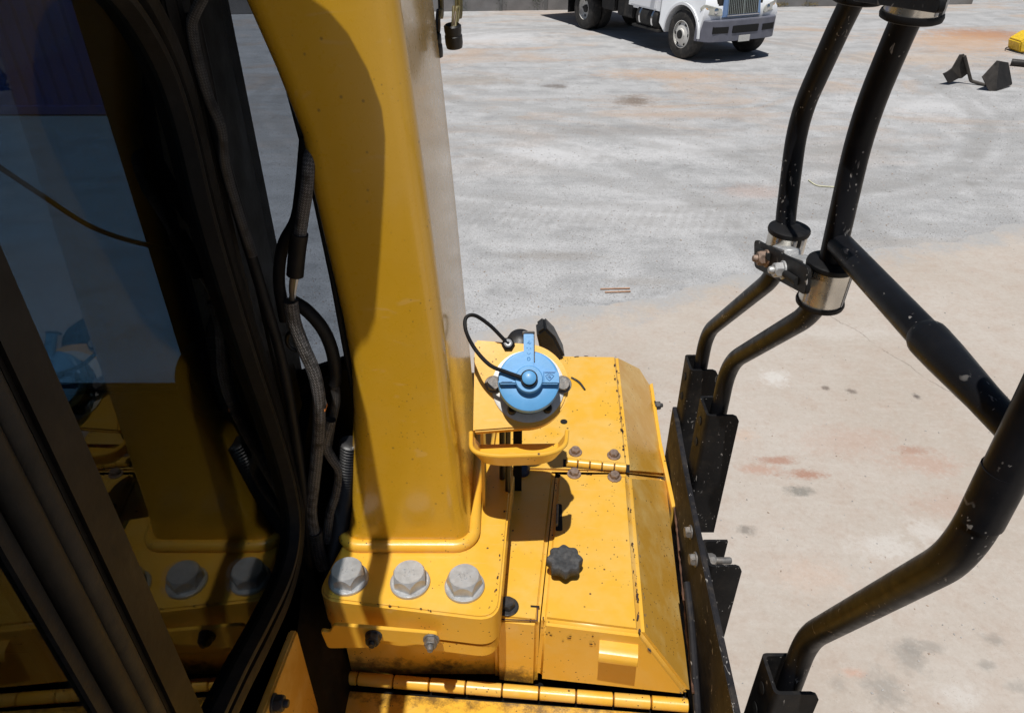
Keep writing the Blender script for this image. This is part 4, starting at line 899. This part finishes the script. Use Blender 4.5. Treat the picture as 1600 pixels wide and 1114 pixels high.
mk('step', box(-1.9, -.75, -1.06, -.84, .42, .47, .01), 'chassis_black', truck); mk('step', box(-1.9, -.75, .84, 1.06, .42, .47, .01), 'chassis_black', truck)
mk('battery_box', box(-2.7, -2.0, -.98, -.5, .55, .98, .03), 'chassis_black', truck); mk('tool_box', box(-3.5, -2.85, -.95, -.5, .6, 1.0, .03), 'chassis_black', truck)
bed = mk('flatbed', box(-6.7, -2.3, -1.15, 1.15, 1.06, 1.2, .01), 'bed_brown', truck)
pk_ = finish(box(-6.7, -2.3, -.088, .088, 0, .03, .004), 'plank', 'bed_brown')
for i in range(12): place('plank', pk_, bed, (0, -1.05 + i * .19, 1.202))
mk('headboard', box(-2.36, -2.28, -1.12, 1.12, 1.2, 2.2, .01), 'bed_brown', bed)
for s_ in (-1, 1):
    mk('mudflap', box(-5.02, -5.0, s_ * .75 - .33, s_ * .75 + .33, .32, 1.05, .004), 'rubber', truck)
    mk('side_mirror', box(-.95, -.88, s_ * 1.28 - .1, s_ * 1.28 + .1, 1.95, 2.4, .02), 'chassis_black', truck)
    mk('mirror_arm', tube([(-.95, s_ * 1.0, 2.0), (-.92, s_ * 1.25, 2.1)], .015, 8), 'chassis_black', truck)

# ------------------------------------------------------------------ things lying in the yard
simple('dark_steel', (.055, .048, .042), .5, .2, .4, 8, .1, 0, (.12, .10, .08), .4); simple('dark_steel_in', (.016, .014, .013), .6, .1, .4, 8, .1)
def sheet(name, pts, th_, mat, parent):
    n = (Vector(pts[1]) - Vector(pts[0])).cross(Vector(pts[2]) - Vector(pts[0])).normalized(); return mk(name, prism(pts, n * th_, .004, 1), mat, parent)
a = gnd(1492, 131); bq = gnd(1556, 143); rt = empty('steel_bracket', (a.x, a.y, 0), 'bent dark steel bracket with two wing plates lying on the gravel', 'bracket'); ORG[rt.name] = Vector((a.x, a.y, 0))
def at_y(px, py, base, dy=0): return ony(px, py, base.y + dy)
sheet('wing_plate', [at_y(1500, 86, a), at_y(1507, 85, a), at_y(1512, 116, a), at_y(1503, 123, a), at_y(1490, 124, a), at_y(1476, 116, a, -.1), at_y(1488, 107, a)], .03, 'dark_steel', rt)
sheet('wing_plate', [at_y(1474, 115, a, -.12), at_y(1489, 108, a, .02), at_y(1500, 122, a, .0), at_y(1483, 131, a, -.14)], .02, 'dark_steel_in', rt)
mk('bar', tube(fillet([at_y(1507, 88, a, -.03), at_y(1517, 127, a, -.05), at_y(1548, 136, a, -.28)], .04, 4), .032, 10), 'dark_steel', rt)
sheet('wing_plate', [at_y(1557, 96, bq, .25), at_y(1562, 95, bq, .25), at_y(1556, 143, bq, .0), at_y(1546, 143, bq, 0), at_y(1535, 120, bq, .05)], .03, 'dark_steel', rt)
sheet('wing_plate', [at_y(1558, 95, bq, .25), at_y(1576, 98, bq, .40), at_y(1582, 131, bq, .35), at_y(1557, 143, bq, .0)], .02, 'dark_steel_in', rt)
sheet('wing_plate', [at_y(1556, 143, bq, 0), at_y(1582, 131, bq, .35), at_y(1580, 134, bq, .35), at_y(1557, 144.5, bq, 0)], .03, 'dark_steel', rt)
p = gnd(1576, 103); o = mk('steel_pipe', tube([gnd(1578, 103) + Vector((0, 0, .07)), gnd(1650, 110) + Vector((0, 0, .07))], .07, 20), 'dark_steel_in'); tag(o, 'dark steel pipe end lying beside the yellow block at the right edge', 'pipe')
p = gnd(1596, 84); q = gnd(1640, 86)
yb_ = empty('yellow_block', (p.x, p.y, 0), 'bright yellow tapered block at the right edge of the yard', 'block'); simple('bright_yellow', (.75, .50, .03), .45)
mk('shell', prism([p + Vector((-.05, 0, .02)), p + Vector((-.12, 0, .25)), p + Vector((.12, 0, .42)), p + Vector((.9, 0, .5)), p + Vector((.9, 0, 0))], (0, .5, 0), .03, 2), 'bright_yellow', yb_)
mk('arrow_mark', prism([p + Vector((.0, -.003, .20)), p + Vector((.16, -.003, .33)), p + Vector((.16, -.003, .2))], (0, -.002, 0)), 'slot', yb_)
mk('wire_loop', tube(spline([gnd(1596, 82) + Vector((0, 0, .05)), gnd(1575, 78) + Vector((0, 0, .05)), gnd(1571, 80) + Vector((0, 0, .04)), gnd(1585, 84) + Vector((0, 0, .03)), gnd(1602, 88) + Vector((0, 0, .03))], 6), .012, 6), 'chassis_black', yb_)
simple('straw', (.60, .58, .40), .7)
o = mk('plastic_strap', tube(spline([gnd(1263, 283) + Vector((0, 0, .012)), gnd(1275, 291) + Vector((0, 0, .012)), gnd(1290, 293) + Vector((0, 0, .012)), gnd(1311, 294) + Vector((0, 0, .012))], 6), .008, 6), 'straw'); tag(o, 'thin yellow strap lying on the gravel between the rails', 'strap')
simple('splint', (.42, .25, .16), .8)
for (x0, y0, x1, y1, lab) in ((938, 453, 984, 452, 'upper of two thin wood splinters on the gravel'), (945, 458, 985, 457, 'lower of two thin wood splinters on the gravel')):
    o = mk('wood_splinter', tube([gnd(x0, y0) + Vector((0, 0, .01)), gnd(x1, y1) + Vector((0, 0, .012))], .008, 6), 'splint'); tag(o, lab, 'splinter', 'wood splinters')

# ------------------------------------------------------------------ panel wall at the back of the yard, weeds, container
simple('wall_panel', (.20, .195, .195), .85, 0, .25, 1.6, .1, 0, (.30, .26, .22), .5); simple('wall_post', (.15, .15, .15), .85, 0, .25, 2, .1)
w0, w1 = gnd(640, 19), gnd(1440, 8); wu = (w1 - w0).normalized(); ang = math.atan2(wu.y, wu.x)
wall = empty('panel_wall', w0, 'grey panel wall along the back edge of the yard', 'wall'); ORG[wall.name] = w0
pm = finish(box(.02, 1.38, -.04, .04, 0, 2.6, .01), 'panel', 'wall_panel'); qm = finish(box(-.05, .05, -.08, .08, 0, 2.7, .012), 'wall_post', 'wall_post')
for i in range(-7, 13):
    place('panel', pm, wall, w0 + wu * (i * 1.4) + Vector((0, 0, 0)), (0, 0, ang)); place('wall_post', qm, wall, w0 + wu * (i * 1.4), (0, 0, ang))
simple('leaf', (.055, .09, .025), .6, 0, .4, 5); simple('leaf_dry', (.22, .17, .06), .7, 0, .3, 5)
for k, (px, lab, dry) in enumerate(((722, 'low green weed against the grey wall, nearest the post', 0), (782, 'green weed against the grey wall, midway between post and truck', 0), (838, 'tall green weed against the grey wall just left of the truck', 0), (1215, 'low yellow dry weed by the wall right of the truck', 1), (1262, 'second yellow dry weed by the wall, left of the black rails', 1))):
    c0 = gnd(px, 17 - (px - 700) * .013) + Vector((0, -.15, 0)); bm = bmesh.new()
    for j in range(150):
        a = random.random() * 6.28; r0 = random.random() ** .5 * (.28 if dry else .2); hh = random.uniform(.05, .55 if not dry else .14) * (1 - r0); c_ = c0 + Vector((r0 * math.cos(a), r0 * math.sin(a) * .5, hh))
        u = Vector((random.uniform(-1, 1), random.uniform(-1, 1), random.uniform(-.3, 1))).normalized() * random.uniform(.03, .07); v = Vector((random.uniform(-1, 1), random.uniform(-1, 1), random.uniform(-1, 1))).normalized() * .018
        bm.faces.new([bm.verts.new(c_ - v), bm.verts.new(c_ + u * .5 - v * .2), bm.verts.new(c_ + u), bm.verts.new(c_ + v + u * .3)])
    for j in range(6): tube([c0 + Vector((random.uniform(-.08, .08), 0, 0)), c0 + Vector((random.uniform(-.2, .2), random.uniform(-.1, .1), .4 if not dry else .12))], .004, 4, bm)
    o = mk('weed', bm, 'leaf_dry' if dry else 'leaf'); tag(o, lab, 'weed', 'weeds along the wall')
simple('container_blue', (.045, .09, .28), .5, 0, .2, 2, .05, .1)
c0 = gnd(40, 181); ct_ = empty('shipping_container', (c0.x, c0.y, 0), 'dark blue container seen through the tinted cab glass', 'container')
bm = bmesh.new(); x = -7.5; row = []
while x < 2.4:
    row += [(x, 0), (x + .09, .0), (x + .13, .04), (x + .22, .04)]; x += .26
lo_ = [bm.verts.new((c0.x + u, c0.y + v, .12)) for u, v in row]; hi_ = [bm.verts.new((c0.x + u, c0.y + v, 2.45)) for u, v in row]
for i in range(len(row) - 1): bm.faces.new((lo_[i], lo_[i + 1], hi_[i + 1], hi_[i]))
mk('corrugated_side', bm, 'container_blue', ct_, 20)
mk('container_body', box(c0.x - 7.55, c0.x + 2.4, c0.y + .06, c0.y + 2.4, .1, 2.45, .02), 'container_blue', ct_)
for z0 in (.02, 2.42): mk('rail', box(c0.x - 7.6, c0.x + 2.5, c0.y - .03, c0.y + .06, z0, z0 + .14, .01), 'container_blue', ct_)
for x_ in (c0.x - 7.65, c0.x + 2.38): mk('corner_post', box(x_, x_ + .16, c0.y - .04, c0.y + .12, 0, 2.58, .01), 'container_blue', ct_)
